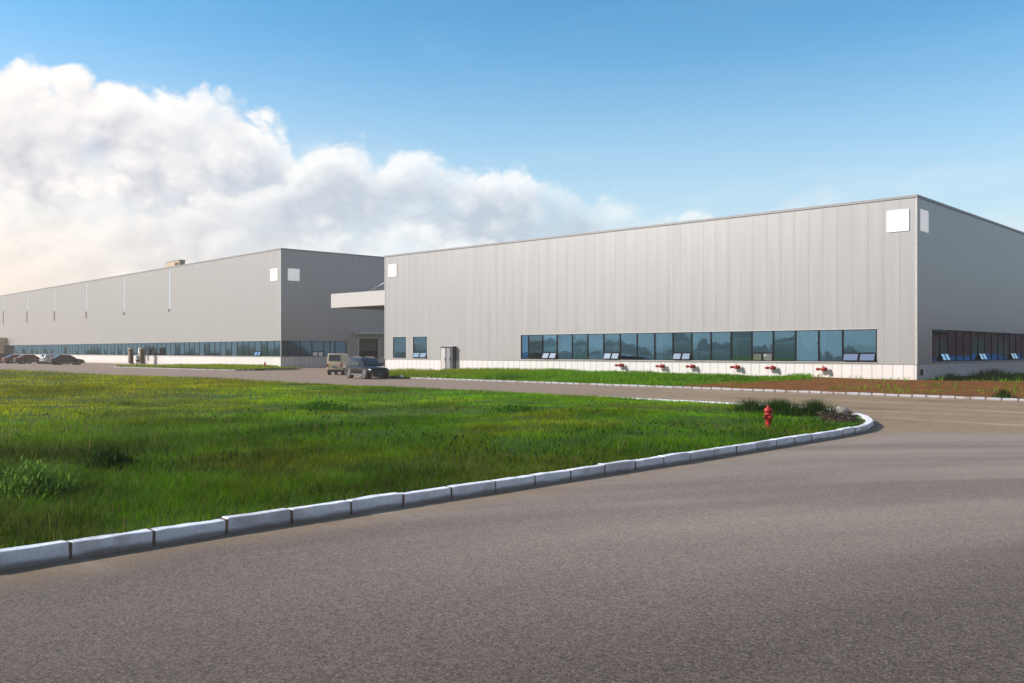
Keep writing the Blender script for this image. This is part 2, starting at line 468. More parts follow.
def fine_fan(name, P, z, mat, zf, step=1.2):
    x0=min(p[0] for p in P); x1=max(p[0] for p in P); y0=min(p[1] for p in P); y1=max(p[1] for p in P)
    bm = bmesh.new(); bm.faces.new([bm.verts.new((x,y,0)) for x,y in P])
    for k in np.arange(x0+step, x1, step): bmesh.ops.bisect_plane(bm, geom=bm.verts[:]+bm.edges[:]+bm.faces[:], plane_co=(k,0,0), plane_no=(1,0,0))
    for k in np.arange(y0+step, y1, step): bmesh.ops.bisect_plane(bm, geom=bm.verts[:]+bm.edges[:]+bm.faces[:], plane_co=(0,k,0), plane_no=(0,1,0))
    for v in bm.verts: v.co.z = z + zf(v.co.x, v.co.y)
    bmesh.ops.triangulate(bm, faces=[f for f in bm.faces if len(f.verts) > 4])
    bm.normal_update()
    for f in bm.faces:
        if f.normal.z < 0: f.normal_flip()
        f.smooth = True
    o = raw(name, bm, mat); tag(o, kind='structure')
SOIL_X = -7.6
def verge_mat():
    m, nt, out = newmat('verge soil'); t = NT(nt)
    tc = t.n('ShaderNodeTexCoord').outputs['Object']; x, y, z = t.xyz(tc)
    n1 = t.noise(tc, 1.4, 7., .62); n2 = t.noise(tc, 12., 4.); n3 = t.noise(tc, .5, 5., .6)
    so = t.mix(t.mapr(n1, .3, .7), (.12,.042,.006,1), (.25,.090,.014,1))
    so = t.mix(t.math('MULTIPLY', t.mapr(n2, .45, .7), .4), so, (.07,.028,.012,1))
    gr = t.mix(t.mapr(n1, .3, .7), (.035,.06,.010,1), (.06,.09,.016,1))
    f = t.mapr(t.math('ADD', x, t.math('MULTIPLY', t.math('SUBTRACT', n3, .5), 5.)), SOIL_X-.6, SOIL_X+.6)
    bare = t.math('MULTIPLY', t.mapr(n3, .55, .7), .5)
    t.pr(out, t.mix(t.math('MAXIMUM', f, bare), gr, so), .95, 0., t.bump(t.math('ADD', n1, t.math('MULTIPLY', n2, .4)), .8, .08), .2); return m
MT['verge'] = verge_mat()
fine_fan('verge', VERGE, 0, MT['verge'], strip_z)
LEFT_IN = inset(KERB_LEFT, .12)
LSTRIP = LEFT_IN + [(-73.6,-3.),(-73.7,1.8),(-90.,2.9)]
fine_fan('car_park_verge', LSTRIP, 0, MT['turf'], lambda x, y: .10+.12*float(vnoise(x, y, .3, 4)), 1.5)

# ------------------------------------------------------------------ grass
CAM = (19.745, -57.435, 2.0); YAW = R(43.2)
FWD = np.array([-math.sin(YAW), math.cos(YAW)]); RGT = np.array([math.cos(YAW), math.sin(YAW)])
def blades(name, x, y, z, h, w, col, lean=.45, label=None, cat=None, parent=None, kind='stuff'):
    n = len(x)
    a = rng.random(n)*2*np.pi; b = a + np.pi/2 + rng.normal(0, .4, n)
    ln = np.abs(rng.normal(lean, .25, n))*h
    wx, wy = np.cos(a)*w/2, np.sin(a)*w/2
    bx, by = np.cos(b)*ln, np.sin(b)*ln
    V = np.empty((n, 5, 3), np.float32)
    zb = z-.02
    V[:,0] = np.stack([x-wx, y-wy, zb], 1); V[:,1] = np.stack([x+wx, y+wy, zb], 1)
    V[:,2] = np.stack([x-wx*.75+bx*.3, y-wy*.75+by*.3, z+h*.58], 1); V[:,3] = np.stack([x+wx*.75+bx*.3, y+wy*.75+by*.3, z+h*.58], 1)
    V[:,4] = np.stack([x+bx, y+by, z+h*(1-.15*np.minimum(1, ln/h))], 1)
    base = (np.arange(n)*5)[:,None]
    loops = (base + np.array([0,1,3,2, 2,3,4])[None]).astype(np.int32).ravel()
    me = bpy.data.meshes.new(name)
    me.vertices.add(n*5); me.vertices.foreach_set('co', V.ravel())
    me.loops.add(n*7); me.loops.foreach_set('vertex_index', loops)
    me.polygons.add(n*2)
    st = (np.arange(n)*7)[:,None] + np.array([0,4])[None]
    me.polygons.foreach_set('loop_start', st.astype(np.int32).ravel())
    me.update(calc_edges=True); me.validate()
    at = me.attributes.new('Col', 'FLOAT_COLOR', 'POINT')
    C = np.ones((n, 5, 4), np.float32); C[:,:,:3] = col[:,None,:]
    at.data.foreach_set('color', C.ravel())
    me.materials.append(MT['leaf'])
    o = bpy.data.objects.new(name, me); link(o, parent)
    if kind: tag(o, label, cat, kind=kind)
    return o
def lerp(a, b, t): return a + (b-a)*t[:,None]
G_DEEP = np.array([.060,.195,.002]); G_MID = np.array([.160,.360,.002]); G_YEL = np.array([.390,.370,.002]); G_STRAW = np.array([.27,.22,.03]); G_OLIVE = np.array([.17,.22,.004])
def lawn_cols(x, y):
    n = len(x)
    p = fbm(x, y, .11, 11); q = fbm(x, y, .35, 21)
    c = lerp(np.repeat(G_DEEP[None], n, 0), np.repeat(G_MID[None], n, 0), np.clip((p-.28)/.32, 0, 1))
    # yellower to the far left: dry grass plus warm glow put into the colour
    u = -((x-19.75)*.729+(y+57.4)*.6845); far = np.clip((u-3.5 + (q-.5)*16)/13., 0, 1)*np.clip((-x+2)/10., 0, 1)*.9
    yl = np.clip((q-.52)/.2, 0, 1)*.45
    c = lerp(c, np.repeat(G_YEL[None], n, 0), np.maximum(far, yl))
    ol = np.clip((fbm(x, y, .22, 41)-.55)/.15, 0, 1)*.6
    c = lerp(c, np.repeat(G_OLIVE[None], n, 0), ol)
    st = (rng.random(n) < .02+.06*np.clip((fbm(x, y, .25, 51)-.5)/.2, 0, 1))
    c[st] = G_STRAW*(.6+.6*rng.random((st.sum(), 1)))
    c *= (.72+.56*rng.random((n, 1)))*(.62+.62*np.clip((fbm(x, y, .75, 45)-.25)/.45, 0, 1))[:,None]
    return c
def scatter_lawn():
    rings = [(6,10,1500),(10,14,1100),(14,19,760),(19,26,420),(26,36,210),(36,50,100),(50,70,46),(70,110,16)]
    X=[];Y=[];D=[]
    for r0, r1, rho in rings:
        am = R(37) if r0 > 9 else R(44)
        area = am*(r1*r1-r0*r0); n = int(area*rho)
        r = np.sqrt(r0*r0+(r1*r1-r0*r0)*rng.random(n)); a = (rng.random(n)*2-1)*am
        x = CAM[0]+r*(np.cos(a)*FWD[0]+np.sin(a)*RGT[0]); y = CAM[1]+r*(np.cos(a)*FWD[1]+np.sin(a)*RGT[1])
        k = in_poly(x, y, ISL_POLY); X.append(x[k]); Y.append(y[k]); D.append(r[k])
    x = np.concatenate(X); y = np.concatenate(Y); d = np.concatenate(D)
    # bare patches
    dens = .55+.6*np.clip((fbm(x, y, .5, 61)-.3)/.25, 0, 1)
    k = rng.random(len(x)) < dens
    # bare earth at the tip of the island
    tip = np.hypot(x-9.7, y+33.7) < 1.2 + .5*rng.random(len(x))
    k &= ~(tip & (rng.random(len(x)) < .85))
    x, y, d = x[k], y[k], d[k]
    z = lawn_z(x, y)
    patch = fbm(x, y, .3, 71); tall = np.clip((patch-.47)/.15, 0, 1)
    tall2 = np.clip((fbm(x, y, .12, 75)-.48)/.12, 0, 1)
    edge = np.clip(dist_poly(x, y, ISL)/1.2, .45, 1)
    near = np.clip((x+1)/5., 0, 1)*np.clip((-41-y)/7., 0, 1)
    clump = np.clip((vnoise(x, y, 2.6, 77)-.3)/.5, 0, 1)
    h = (.055 + .09*tall + .07*tall2 + .08*near)*(.45+.75*rng.random(len(x))+.45*clump)*edge
    w = .0055*np.maximum(1, d/11.)**.85*(.7+.6*rng.random(len(x)))
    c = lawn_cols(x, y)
    c *= (1-.28*tall)[:,None]*(1-near*(.34+.22*clump))[:,None]*(1+.30*np.clip((d-18)/15., 0, 1)*(1-tall))[:,None]  # far short grass brightened in the blade colour as if sunlit
    dry = rng.random(len(x)) < .08*near
    c[dry] = np.array([.22,.16,.05])*(.5+.6*rng.random((dry.sum(),1)))
    print('lawn blades', len(x))
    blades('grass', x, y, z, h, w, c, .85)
    # seed stalks
    n = int(len(x)*.012); k = rng.choice(len(x), n, replace=False); k = k[(tall[k] > .15) & (d[k] < 40)]
    blades('seed_stalks', x[k], y[k], z[k], h[k]*1.7+.08, w[k]*.8, np.tile(np.array([.26,.20,.08]), (len(k),1))*(.6+.7*rng.random((len(k),1))), .25)
    # broad-leaved weeds low in the grass
    n = int(len(x)*.05); k = rng.choice(len(x), n, replace=False); k = k[(d[k] < 30) & (vnoise(x[k], y[k], .6, 81) > .55)]
    blades('low_weeds', x[k]+rng.normal(0,.03,len(k)), y[k]+rng.normal(0,.03,len(k)), z[k]+h[k]*.35, h[k]*.5, w[k]*4.5, np.tile(np.array([.035,.085,.016]), (len(k),1))*(.6+.8*rng.random((len(k),1))), .9)
scatter_lawn()
def scatter_verge():
    n = 60000
    x = rng.uniform(-38.5, -1, n); y = rng.uniform(-16.4, -.3, n)
    k = in_poly(x, y, VERGE) & (x + (fbm(x, y, .5, 91)-.5)*5 < SOIL_X+ .8)
    k &= rng.random(n) < np.clip((fbm(x, y, .3, 95)-.22)/.2, .1, 1)
    # tufts in the soil and along the side wall
    m = 16000
    x2 = rng.uniform(-13, 30, m); y2 = rng.uniform(-18.5, 14, m)
    k2 = in_poly(x2, y2, VERGE) & (((fbm(x2, y2, .45, 101) > .60) ) | ((x2 > 1) & (y2 > -3.5) & (fbm(x2, y2, .3, 103) > .42)) | ((y2 < -16.4) & (vnoise(x2, y2, .5, 5) > .62)))
    x = np.concatenate([x[k], x2[k2]]); y = np.concatenate([y[k], y2[k2]])
    z = np.array([strip_z(a, b) for a, b in zip(x, y)])
    h = (.12+.22*np.clip((fbm(x, y, .4, 105)-.4)/.2, 0, 1))*(.6+.7*rng.random(len(x)))
    c = lerp(np.repeat(G_DEEP[None], len(x), 0), np.repeat(G_MID[None], len(x), 0), np.clip((fbm(x, y, .2, 106)-.2)/.3, 0, 1))*(.7+.5*rng.random((len(x),1)))
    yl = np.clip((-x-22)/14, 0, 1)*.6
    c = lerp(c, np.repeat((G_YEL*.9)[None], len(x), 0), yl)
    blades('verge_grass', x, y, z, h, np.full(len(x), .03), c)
    n = 14000
    x = rng.uniform(-90.4, -61.6, n); y = rng.uniform(-11, 3, n)
    k = in_poly(x, y, LSTRIP); x, y = x[k], y[k]
    c = np.tile(G_YEL*.55+G_MID*.45, (len(x),1))*(.6+.7*rng.random((len(x),1)))
    blades('car_park_grass', x, y, np.full(len(x), .13), .16+.25*rng.random(len(x))*vnoise(x, y, .4, 7), np.full(len(x), .06), c)
scatter_verge()

# ------------------------------------------------------------------ factory buildings
def wall(bm, axis, u0, u1, z0, z1, holes, off, reveal=.16, mi=0):
    """axis 'x': wall in plane y=off seen from -y; axis 'y': wall in plane x=off seen from +x; holes (u0,u1,z0,z1)"""
    us = sorted({u0, u1, *[h[0] for h in holes], *[h[1] for h in holes]}); zs = sorted({z0, z1, *[h[2] for h in holes], *[h[3] for h in holes]})
    us = [u for u in us if u0 <= u <= u1]; zs = [z for z in zs if z0 <= z <= z1]
    P = (lambda u, z, d=0: (u, off+d, z)) if axis == 'x' else (lambda u, z, d=0: (off-d, u, z))
    V = {}
    def v(u, z):
        if (u, z) not in V: V[(u, z)] = bm.verts.new(P(u, z))
        return V[(u, z)]
    for i in range(len(us)-1):
        for j in range(len(zs)-1):
            cu = (us[i]+us[i+1])/2; cz = (zs[j]+zs[j+1])/2
            if any(h[0] < cu < h[1] and h[2] < cz < h[3] for h in holes): continue
            f = bm.faces.new((v(us[i],zs[j]), v(us[i+1],zs[j]), v(us[i+1],zs[j+1]), v(us[i],zs[j+1]))); f.material_index = mi
    for (a, b, c, d) in holes:
        c2 = max(c, z0); d2 = min(d, z1)
        ring = [(a,c2),(b,c2),(b,d2),(a,d2)]
        for k in range(4):
            p, q = ring[k], ring[(k+1)%4]
            if p[1] == q[1] and (p[1] <= z0 or p[1] >= z1): continue
            f = bm.faces.new([bm.verts.new(P(*p)), bm.verts.new(P(*q)), bm.verts.new(P(*q, reveal)), bm.verts.new(P(*p, reveal))]); f.material_index = mi

PW = 1.625
_cache = {}
def pane_mesh(axis, w, h, sash):
    """glass of one bay and its frame as two meshes with the origin at the lower left corner, on the wall plane"""
    key = (axis, round(w,3), round(h,3), sash)
    if key in _cache: return _cache[key]
    Mx = Matrix.Identity(4) if axis == 'x' else Matrix.Rotation(math.pi/2, 4, 'Z')
    f = .058; d0, d1 = .035, .10
    g = bmesh.new()
    zs = .56 if sash else 0.
    box(g, f*.5, w-f*.5, .065, .077, zs+.01, h-.01, 0, Mx)
    fr = bmesh.new()
    bbox(fr, -.001, f, d0, d1, .001, h-.001, .004, 0, Mx); bbox(fr, w-f, w+.001, d0+.002, d1-.002, .001, h-.001, .004, 0, Mx)
    box(fr, f, w-f, d0+.004, d1-.004, 0.001, .045, 0, Mx); box(fr, f, w-f, d0+.004, d1-.004, h-.045, h-.001, 0, Mx)
    sa = None
    if sash:
        box(fr, f, w-f, d0+.006, d1-.006, zs-.02, zs+.04, 0, Mx)
        box(fr, w/2-.03, w/2+.03, d0+.008, d1-.008, .046, zs-.021, 0, Mx)
        sa = []
        for k in (0, 1):
            x0 = f+.02 if k == 0 else w/2+.045; x1 = w/2-.045 if k == 0 else w-f-.02
            ang = R(24) if sash == 'open' else 0.
            T = Mx @ Matrix.Translation((0, .05, zs-.03)) @ Matrix.Rotation(-ang, 4, 'X')
            a = bmesh.new()
            box(a, x0, x1, -.012, .012, -.49, 0, 0, T)
            b = bmesh.new()
            t = .03
            box(b, x0-.004, x0+t, -.022, .02, -.5, .005, 0, T); box(b, x1-t, x1+.004, -.022, .02, -.5, .005, 0, T)
            box(b, x0+t, x1-t, -.021, .019, -.5, -.5+t, 0, T); box(b, x0+t, x1-t, -.021, .019, -.025, .004, 0, T)
            sa.append((a, b))
    res = [g, fr, sa]
    out = []
    for nm, bm_, mt in (('window', g, MT['glass']), ('frame', fr, MT['dark_frame'])):
        bmesh.ops.recalc_face_normals(bm_, faces=bm_.faces[:]); me = bpy.data.meshes.new(nm); bm_.to_mesh(me); bm_.free(); me.materials.append(mt); out.append(me)
    sl = []
    if sa:
        for a, b in sa:
            merge(a, b, 1); bmesh.ops.recalc_face_normals(a, faces=a.faces[:]); me = bpy.data.meshes.new('sash'); a.to_mesh(me); a.free()
            me.materials.append(MT['glass_pale']); me.materials.append(MT['dark_frame']); sl.append(me)
    out.append(sl); _cache[key] = out
    return out
def window(root, axis, u, off, z, w, h, sash=None, curtain=None):
    mg, mf, ms = pane_mesh(axis, w, h, sash)
    loc = (u, off, z) if axis == 'x' else (off, u, z)
    o = bpy.data.objects.new('window', mg); link(o, root); o.location = loc
    f = bpy.data.objects.new('frame', mf); link(f, o)
    for m in ms: s = bpy.data.objects.new('sash', m); link(s, o)
    if curtain:
        bm = bmesh.new(); a, b, kind = curtain
        n = 26; Mx = Matrix.Identity(4) if axis == 'x' else Matrix.Rotation(math.pi/2, 4, 'Z')
        pv = None
        for i in range(n+1):
            q = i/n; x = w*(a+(b-a)*q); yy = .42+.05*math.sin(q*(b-a)*w*38)
            zb = .02
            if kind == 'swag': zb = h*(.28+.5*abs(q-.5)*2*.0 + .62*(1-math.sin(math.pi*q))*.0 + .55*abs(2*q-1)**1.3)
            if kind == 'tied': zb = h*(.15+.6*q**2)
            cur = (bm.verts.new(Mx @ Vector((x, yy, zb))), bm.verts.new(Mx @ Vector((x, yy, h-.05))))
            if pv: fc = bm.faces.new((pv[0], cur[0], cur[1], pv[1])); fc.smooth = True
            pv = cur
        raw('curtain', bm, MT['curtain'], o)
    return o

def signs(root_mat, axis, u0, u1, z0, z1, label):
    e_bm = bmesh.new()
    if axis == 'x': bbox(e_bm, u0, u1, -.06, -.005, z0, z1, .01)
    else: bbox(e_bm, .005, .06, u0, u1, z0, z1, .01)
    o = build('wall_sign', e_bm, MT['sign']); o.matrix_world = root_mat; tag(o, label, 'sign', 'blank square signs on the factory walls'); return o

# ---- right-hand factory
RB = empty('factory_building', (0, 0, 0))
tag(RB, 'large grey metal clad factory on the right with ribbon windows above a white base', 'building', 'grey metal factory buildings')
H = 11.57; L = 51.8; BZ = 1.16; WZ0, WZ1 = 1.30, 3.39; SD = 75.
front_hole = (-33.15, -2.45, WZ0, WZ1); sm = [(-50.5,-48.5,WZ0,WZ1), (-47.45,-45.4,WZ0,WZ1)]
side_hole = (2.68, 2.68+PW*27, WZ0, WZ1)
b = bmesh.new()
wall(b, 'x', -L, 0, BZ, H, [front_hole]+sm, 0)
wall(b, 'y', 0, SD, BZ, H, [side_hole], 0)
for q in ([(-L,0,0),(-L,SD,0),(-L,SD,H),(-L,0,H)], [(-L,SD,0),(0,SD,0),(0,SD,H),(-L,SD,H)]): poly(b, q)
# underside lip where the cladding laps over the base
poly(b, [(-L,0,BZ),(0,0,BZ),(-.03,.03,BZ),(-L+.03,.03,BZ)]); poly(b, [(0,0,BZ),(0,SD,BZ),(-.03,SD,BZ),(-.03,.03,BZ)])
raw('wall', b, MT['clad'], RB)
b = bmesh.new(); wall(b, 'x', -L+.03, -.03, -.3, BZ, [], .03); wall(b, 'y', .03, SD, -.3, BZ, [], -.03)
raw('base_wall', b, MT['base'], RB)
b = bmesh.new(); box(b, -L+.1, -.1, .1, SD-.1, H-.35, H-.15); build('roof', b, MT['trim'], RB)
b = bmesh.new()
bbox(b, -L-.04, .05, -.05, .25, H-.10, H+.06, .01); bbox(b, -.25, .052, .26, SD, H-.105, H+.065, .01)
build('roof_edge', b, MT['trim'], RB)
b = bmesh.new()
bbox(b, -.10, .025, -.025, .10, BZ-.01, H-.11, .006)
build('corner_trim', b, MT['trim_light'], RB)
b = bmesh.new(); bbox(b, -L-.02, -L+.12, -.024, .10, BZ-.01, H-.11, .006); build('corner_trim', b, MT['trim_light'], RB)
b = bmesh.new(); box(b, -33.2, -2.4, -.03, .04, WZ1+.002, WZ1+.06); box(b, -33.2, -2.4, -.05, .04, WZ0-.05, WZ0-.002)
box(b, -.04, .03, 2.62, side_hole[1]+.05, WZ1+.002, WZ1+.06); box(b, -.04, .05, 2.62, side_hole[1]+.05, WZ0-.05, WZ0-.002)
for s_ in sm: box(b, s_[0]-.05, s_[1]+.05, -.05, .04, WZ0-.05, WZ0-.002); box(b, s_[0]-.05, s_[1]+.05, -.03, .04, WZ1+.002, WZ1+.05)
build('window_flashing', b, MT['trim_light'], RB)
def room(parent, x0, x1, y0, y1, z0, z1):
    b = bmesh.new()
    P = [(x0,y0,z0),(x1,y0,z0),(x1,y1,z0),(x0,y1,z0),(x0,y0,z1),(x1,y0,z1),(x1,y1,z1),(x0,y1,z1)]
    return b, P
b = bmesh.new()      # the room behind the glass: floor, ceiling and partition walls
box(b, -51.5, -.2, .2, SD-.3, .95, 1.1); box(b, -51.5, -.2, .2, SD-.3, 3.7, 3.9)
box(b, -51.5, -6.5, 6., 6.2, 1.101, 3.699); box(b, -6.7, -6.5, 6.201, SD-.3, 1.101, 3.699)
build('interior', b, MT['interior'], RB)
ub = [-33.12,-32.3,-30.68]
xs = [-33.12] + [-32.3+PW*k for k in range(18)] + [-3.52, -2.48]
xs = [-33.12] + [-32.30+1.6245*k for k in range(19)]; xs = [x for x in xs if x < -3.2] + [-2.48]
opens = {2:'open', 6:'open', 10:'open', 14:'closed', 18:'open'}
curt = {1:(.0,1.,'flat'), 2:(.05,.95,'swag'), 3:(.75,1.,'flat'), 4:(.1,.95,'swag'), 5:(0.,.75,'flat'), 6:(.1,.95,'swag'), 9:(0.,.3,'flat'), 11:(0,.12,'flat'), 13:(0.,.22,'flat'), 16:(.1,.95,'swag'), 17:(0.,.2,'flat'), 19:(.6,1.,'tied')}
for i in range(len(xs)-1):
    window(RB, 'x', xs[i], 0, WZ0, xs[i+1]-xs[i], WZ1-WZ0, opens.get(i), curt.get(i))
for k, s_ in enumerate(sm): window(RB, 'x', s_[0], 0, WZ0, s_[1]-s_[0], WZ1-WZ0, 'open' if k else None)
for k in range(27): window(RB, 'y', 2.68+PW*k, 0, WZ0, PW, WZ1-WZ0, 'open' if k % 5 == 1 else None, (0,.5,'flat') if k in (2,5,9) else None)
# entrance canopy joined to the left end
b = bmesh.new()
cx0, cx1, cz0, cz1, cy1 = -61.0, -51.83, 6.63, 8.15, 9.
bbox(b, cx0, cx1, .0, .25, cz0, cz1, .02); bbox(b, cx0, cx0+.25, .251, cy1, cz0, cz1, .02); bbox(b, cx0+.251, cx1, cy1-.25, cy1, cz0, cz1, .02)
cn = build('canopy', b, MT['canopy'], RB)
b = bmesh.new(); box(b, cx0+.2, cx1, .2, cy1-.2, cz0+.05, cz0+.12); build('soffit', b, MT['soffit'], cn)
b = bmesh.new(); box(b, cx0+.2, cx1, .2, cy1-.2, cz1-.3, cz1-.2); build('deck', b, MT['trim'], cn)
for yy in (1.2, 5.):
    b = bmesh.new(); tube(b, [(cx1+.02, yy, 9.5), (cx0+4.5, yy, cz1-.1)], .05); build('tie_rod', b, MT['steel'], cn)
b = bmesh.new(); bbox(b, .031, .10, .55, .80, .48, .86, .01); o = build('meter_box', b, MT['black']); tag(o, 'small black box on the white base beside the right factory corner', 'box')
I4 = Matrix.Identity(4)
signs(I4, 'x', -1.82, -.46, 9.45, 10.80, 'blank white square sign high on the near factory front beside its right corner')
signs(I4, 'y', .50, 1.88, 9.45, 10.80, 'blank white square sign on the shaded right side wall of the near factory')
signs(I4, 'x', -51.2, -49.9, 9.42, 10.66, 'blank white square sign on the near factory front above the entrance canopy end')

# ---- left-hand factory
ROT2 = R(-3.8); LB = empty('factory_building', (-73.65, 1.84, 0), ROT2)
M2 = Matrix.Translation((-73.65, 1.84, 0)) @ Matrix.Rotation(ROT2, 4, 'Z')
tag(LB, 'taller long grey metal factory on the left with tall slit windows', 'building', 'grey metal factory buildings')
H2 = 14.2; L2 = 185.; D2 = 60.; B2 = 1.27; V0, V1 = 1.36, 3.24
NW = 78
fh = (-.12-PW*NW, -.12, V0, V1); sh = (.12, .12+PW*5.55, V0, V1); door = (10.95, 13.9, -.3, 3.6)
slits = [-33.,-51.,-69.,-87.,-105.,-123.]
bounds = [8.1, 8.3, 8.9, 9.6, 10.2, 10.8]  # heights where the imitated reflection turns from brown to pale
sl_h = [(x-.36, x+.36, 7.75, H2-.16) for x in slits]
b = bmesh.new()
wall(b, 'x', -L2, 0, B2, H2, [fh]+sl_h, 0)
wall(b, 'y', 0, D2, B2, H2, [sh, door], 0)
for q in ([(-L2,0,0),(-L2,D2,0),(-L2,D2,H2),(-L2,0,H2)], [(-L2,D2,0),(0,D2,0),(0,D2,H2),(-L2,D2,H2)]): poly(b, q)
poly(b, [(-L2,0,B2),(0,0,B2),(-.03,.03,B2),(-L2+.03,.03,B2)])
raw('wall', b, MT['clad_far'], LB)
b = bmesh.new(); wall(b, 'x', -L2+.03, -.03, -.3, B2, [], .03); wall(b, 'y', .03, D2, -.3, B2, [door], -.03)
raw('base_wall', b, MT['base'], LB)
b = bmesh.new(); box(b, -L2+.1, -.1, .1, D2-.1, H2-.35, H2-.15); build('roof', b, MT['trim'], LB)
b = bmesh.new(); bbox(b, -L2, .05, -.05, .25, H2-.10, H2+.06, .01); bbox(b, -.25, .052, .26, D2, H2-.105, H2+.065, .01)
build('roof_edge', b, MT['trim'], LB)
b = bmesh.new(); bbox(b, -.11, .025, -.025, .11, V1+.01, H2-.11, .006); build('corner_trim', b, MT['trim_light'], LB)
b = bmesh.new(); bbox(b, -.11, .025, -.025, .11, 0, V0-.01, .006); build('corner_trim', b, MT['trim_light'], LB)
b = bmesh.new(); box(b, fh[0]-.05, -.01, -.03, .04, V1+.002, V1+.06); box(b, fh[0]-.05, -.01, -.05, .04, V0-.05, V0-.002); box(b, -.04, .05, .06, sh[1]+.04, V0-.05, V0-.002)
build('window_flashing', b, MT['trim_light'], LB)
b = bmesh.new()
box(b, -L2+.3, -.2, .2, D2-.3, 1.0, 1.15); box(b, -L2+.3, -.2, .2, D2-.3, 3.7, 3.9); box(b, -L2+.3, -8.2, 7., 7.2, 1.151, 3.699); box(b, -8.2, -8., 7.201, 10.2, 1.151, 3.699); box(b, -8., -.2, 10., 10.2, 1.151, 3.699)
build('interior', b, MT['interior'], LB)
rr = random.Random(5)
for k in range(NW):
    cu = None
    q = rr.random()
    if q < .35: cu = (0., rr.choice((.3,.5,1.)), 'flat')
    elif q < .45: cu = (.1,.9,'swag')
    window(LB, 'x', -.12-PW*(k+1), 0, V0, PW, V1-V0, 'open' if k in (3, 29) else None, cu)
su = .12
for k, wv in enumerate((.85, PW, PW, PW, PW-.7, .7, PW, .85)):
    if su+wv > sh[1]+.01: wv = sh[1]-su
    if wv > .2: window(LB, 'y', su, 0, V0, wv, V1-V0, 'closed' if k == 3 else None, (0.,1.,'flat') if k == 5 else None)
    su += wv
for x, bz in zip(slits, bounds):  # sky and dark reflections in the glass put into pane and infill colours
    b = bmesh.new(); box(b, x-.34, x+.34, .02, .045, bz, H2-.17); g_ = build('slit_window', b, MT['slit_pane'], LB)
    b = bmesh.new(); box(b, x-.359, x-.30, .005, .1, 7.76, H2-.17); box(b, x+.30, x+.359, .006, .1, 7.76, H2-.17)
    zz = bz
    while zz < H2-.3: box(b, x-.298, x+.298, .01, .09, zz-.03, zz+.03); zz += 1.9
    build('frame', b, MT['steel'], g_)
    b = bmesh.new(); box(b, x-.296, x+.296, .06, .10, 7.76, bz-.035)
    zz = 7.85
    while zz < bz-.1: box(b, x-.29, x+.29, .02, .058, zz, zz+.05); zz += .14
    build('infill', b, MT['infill'], g_)
b = bmesh.new(); bbox(b, -34.8, -30.0, .27, 1.1, H2-.1, H2+.85, .04); rc = build('roof_cabin', b, MT['beige'], LB)
b = bmesh.new(); bbox(b, -34.9, -29.9, .2, 1.2, H2+.851, H2+.93, .02); build('roof', b, MT['trim_light'], rc)
b = bmesh.new(); box(b, -31.6, -30.3, .22, .268, H2+.2, H2+.6); build('vent', b, MT['infill'], rc)
# goods door and its little canopy on the shaded side wall
b = bmesh.new()
zz = 2.0
while zz < 3.55: box(b, -.18, -.15, 11.0, 13.85, zz, zz+.085); box(b, -.19, -.16, 11.0, 13.85, zz+.085, zz+.10); zz += .1
rd = build('roller_door', b, MT['steel_dark'], LB)
b = bmesh.new(); bbox(b, -.12, .06, 10.8, 10.95, 0, 3.75, .01); bbox(b, -.12, .06, 13.9, 14.05, 0, 3.75, .01); bbox(b, -.12, .055, 10.951, 13.899, 3.6, 3.75, .01)
build('frame', b, MT['white_metal'], rd)
b = bmesh.new(); bbox(b, .03, 1.5, 10.2, 16.2, 4.15, 4.38, .02); build('door_canopy', b, MT['white_metal'], LB)
b = bmesh.new(); tube(b, [(1.3, 14.3, 0), (1.3, 14.3, 4.16)], .05); build('canopy_post', b, MT['white_metal'], LB)
# porch at the far left
b = bmesh.new()
for x in (-125.6, -121.4): bbox(b, x, x+1.0, -1.4, -.5, 0, 4.0, .03)
bbox(b, -126., -120., -1.7, .0, 4.001, 4.9, .04); build('porch', b, MT['beige'], LB)
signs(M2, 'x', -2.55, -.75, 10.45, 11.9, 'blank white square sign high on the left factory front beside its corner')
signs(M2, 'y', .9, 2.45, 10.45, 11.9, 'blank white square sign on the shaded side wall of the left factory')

# ------------------------------------------------------------------ red fire valves on the base wall
def fire_valve(loc, label):
    e = empty('fire_valve', loc); tag(e, label, 'fire valve', 'red fire valves along the white base wall'); e.scale = (.85,.85,.85)
    b = bmesh.new(); Mi = Matrix.Translation((0, .02, 0)) @ Matrix.Rotation(math.pi/2, 4, 'X')
    lathe(b, [(.17,0),(.17,.03),(.09,.032),(.09,.30)], Mi); build('inlet_pipe', b, MT['red'], e)
    b = bmesh.new(); lathe(b, [(.10,-.16),(.15,-.1),(.16,0),(.15,.1),(.10,.16)], Matrix.Translation((.02,-.36,0))); build('valve_body', b, MT['red'], e)
    b = bmesh.new(); Mn = Matrix.Translation((-.08,-.36,0)) @ Matrix.Rotation(-math.pi/2, 4, 'Y')
    lathe(b, [(.075,0),(.075,.26),(.11,.262),(.11,.36),(.05,.362),(.05,.40)], Mn); nz = build('outlet', b, MT['red'], e)
    b = bmesh.new(); lathe(b, [(.105,.0),(.105,.05)], Matrix.Translation((-.48,-.36,0)) @ Matrix.Rotation(-math.pi/2, 4, 'Y')); build('cap', b, MT['red_dark'], nz)
    b = bmesh.new(); lathe(b, [(.02,.16),(.02,.24),(.10,.242),(.10,.265),(.02,.267)], Matrix.Translation((.02,-.36,0))); build('hand_wheel', b, MT['red_dark'], e)
    return e
fv = ['first red fire valve from the left along the base wall', 'second red fire valve from the left, under the windows', 'third red fire valve from the left, under the windows',
      'fourth red fire valve from the left along the base wall', 'second red fire valve from the right along the base wall', 'rightmost red fire valve, nearest the factory corner']
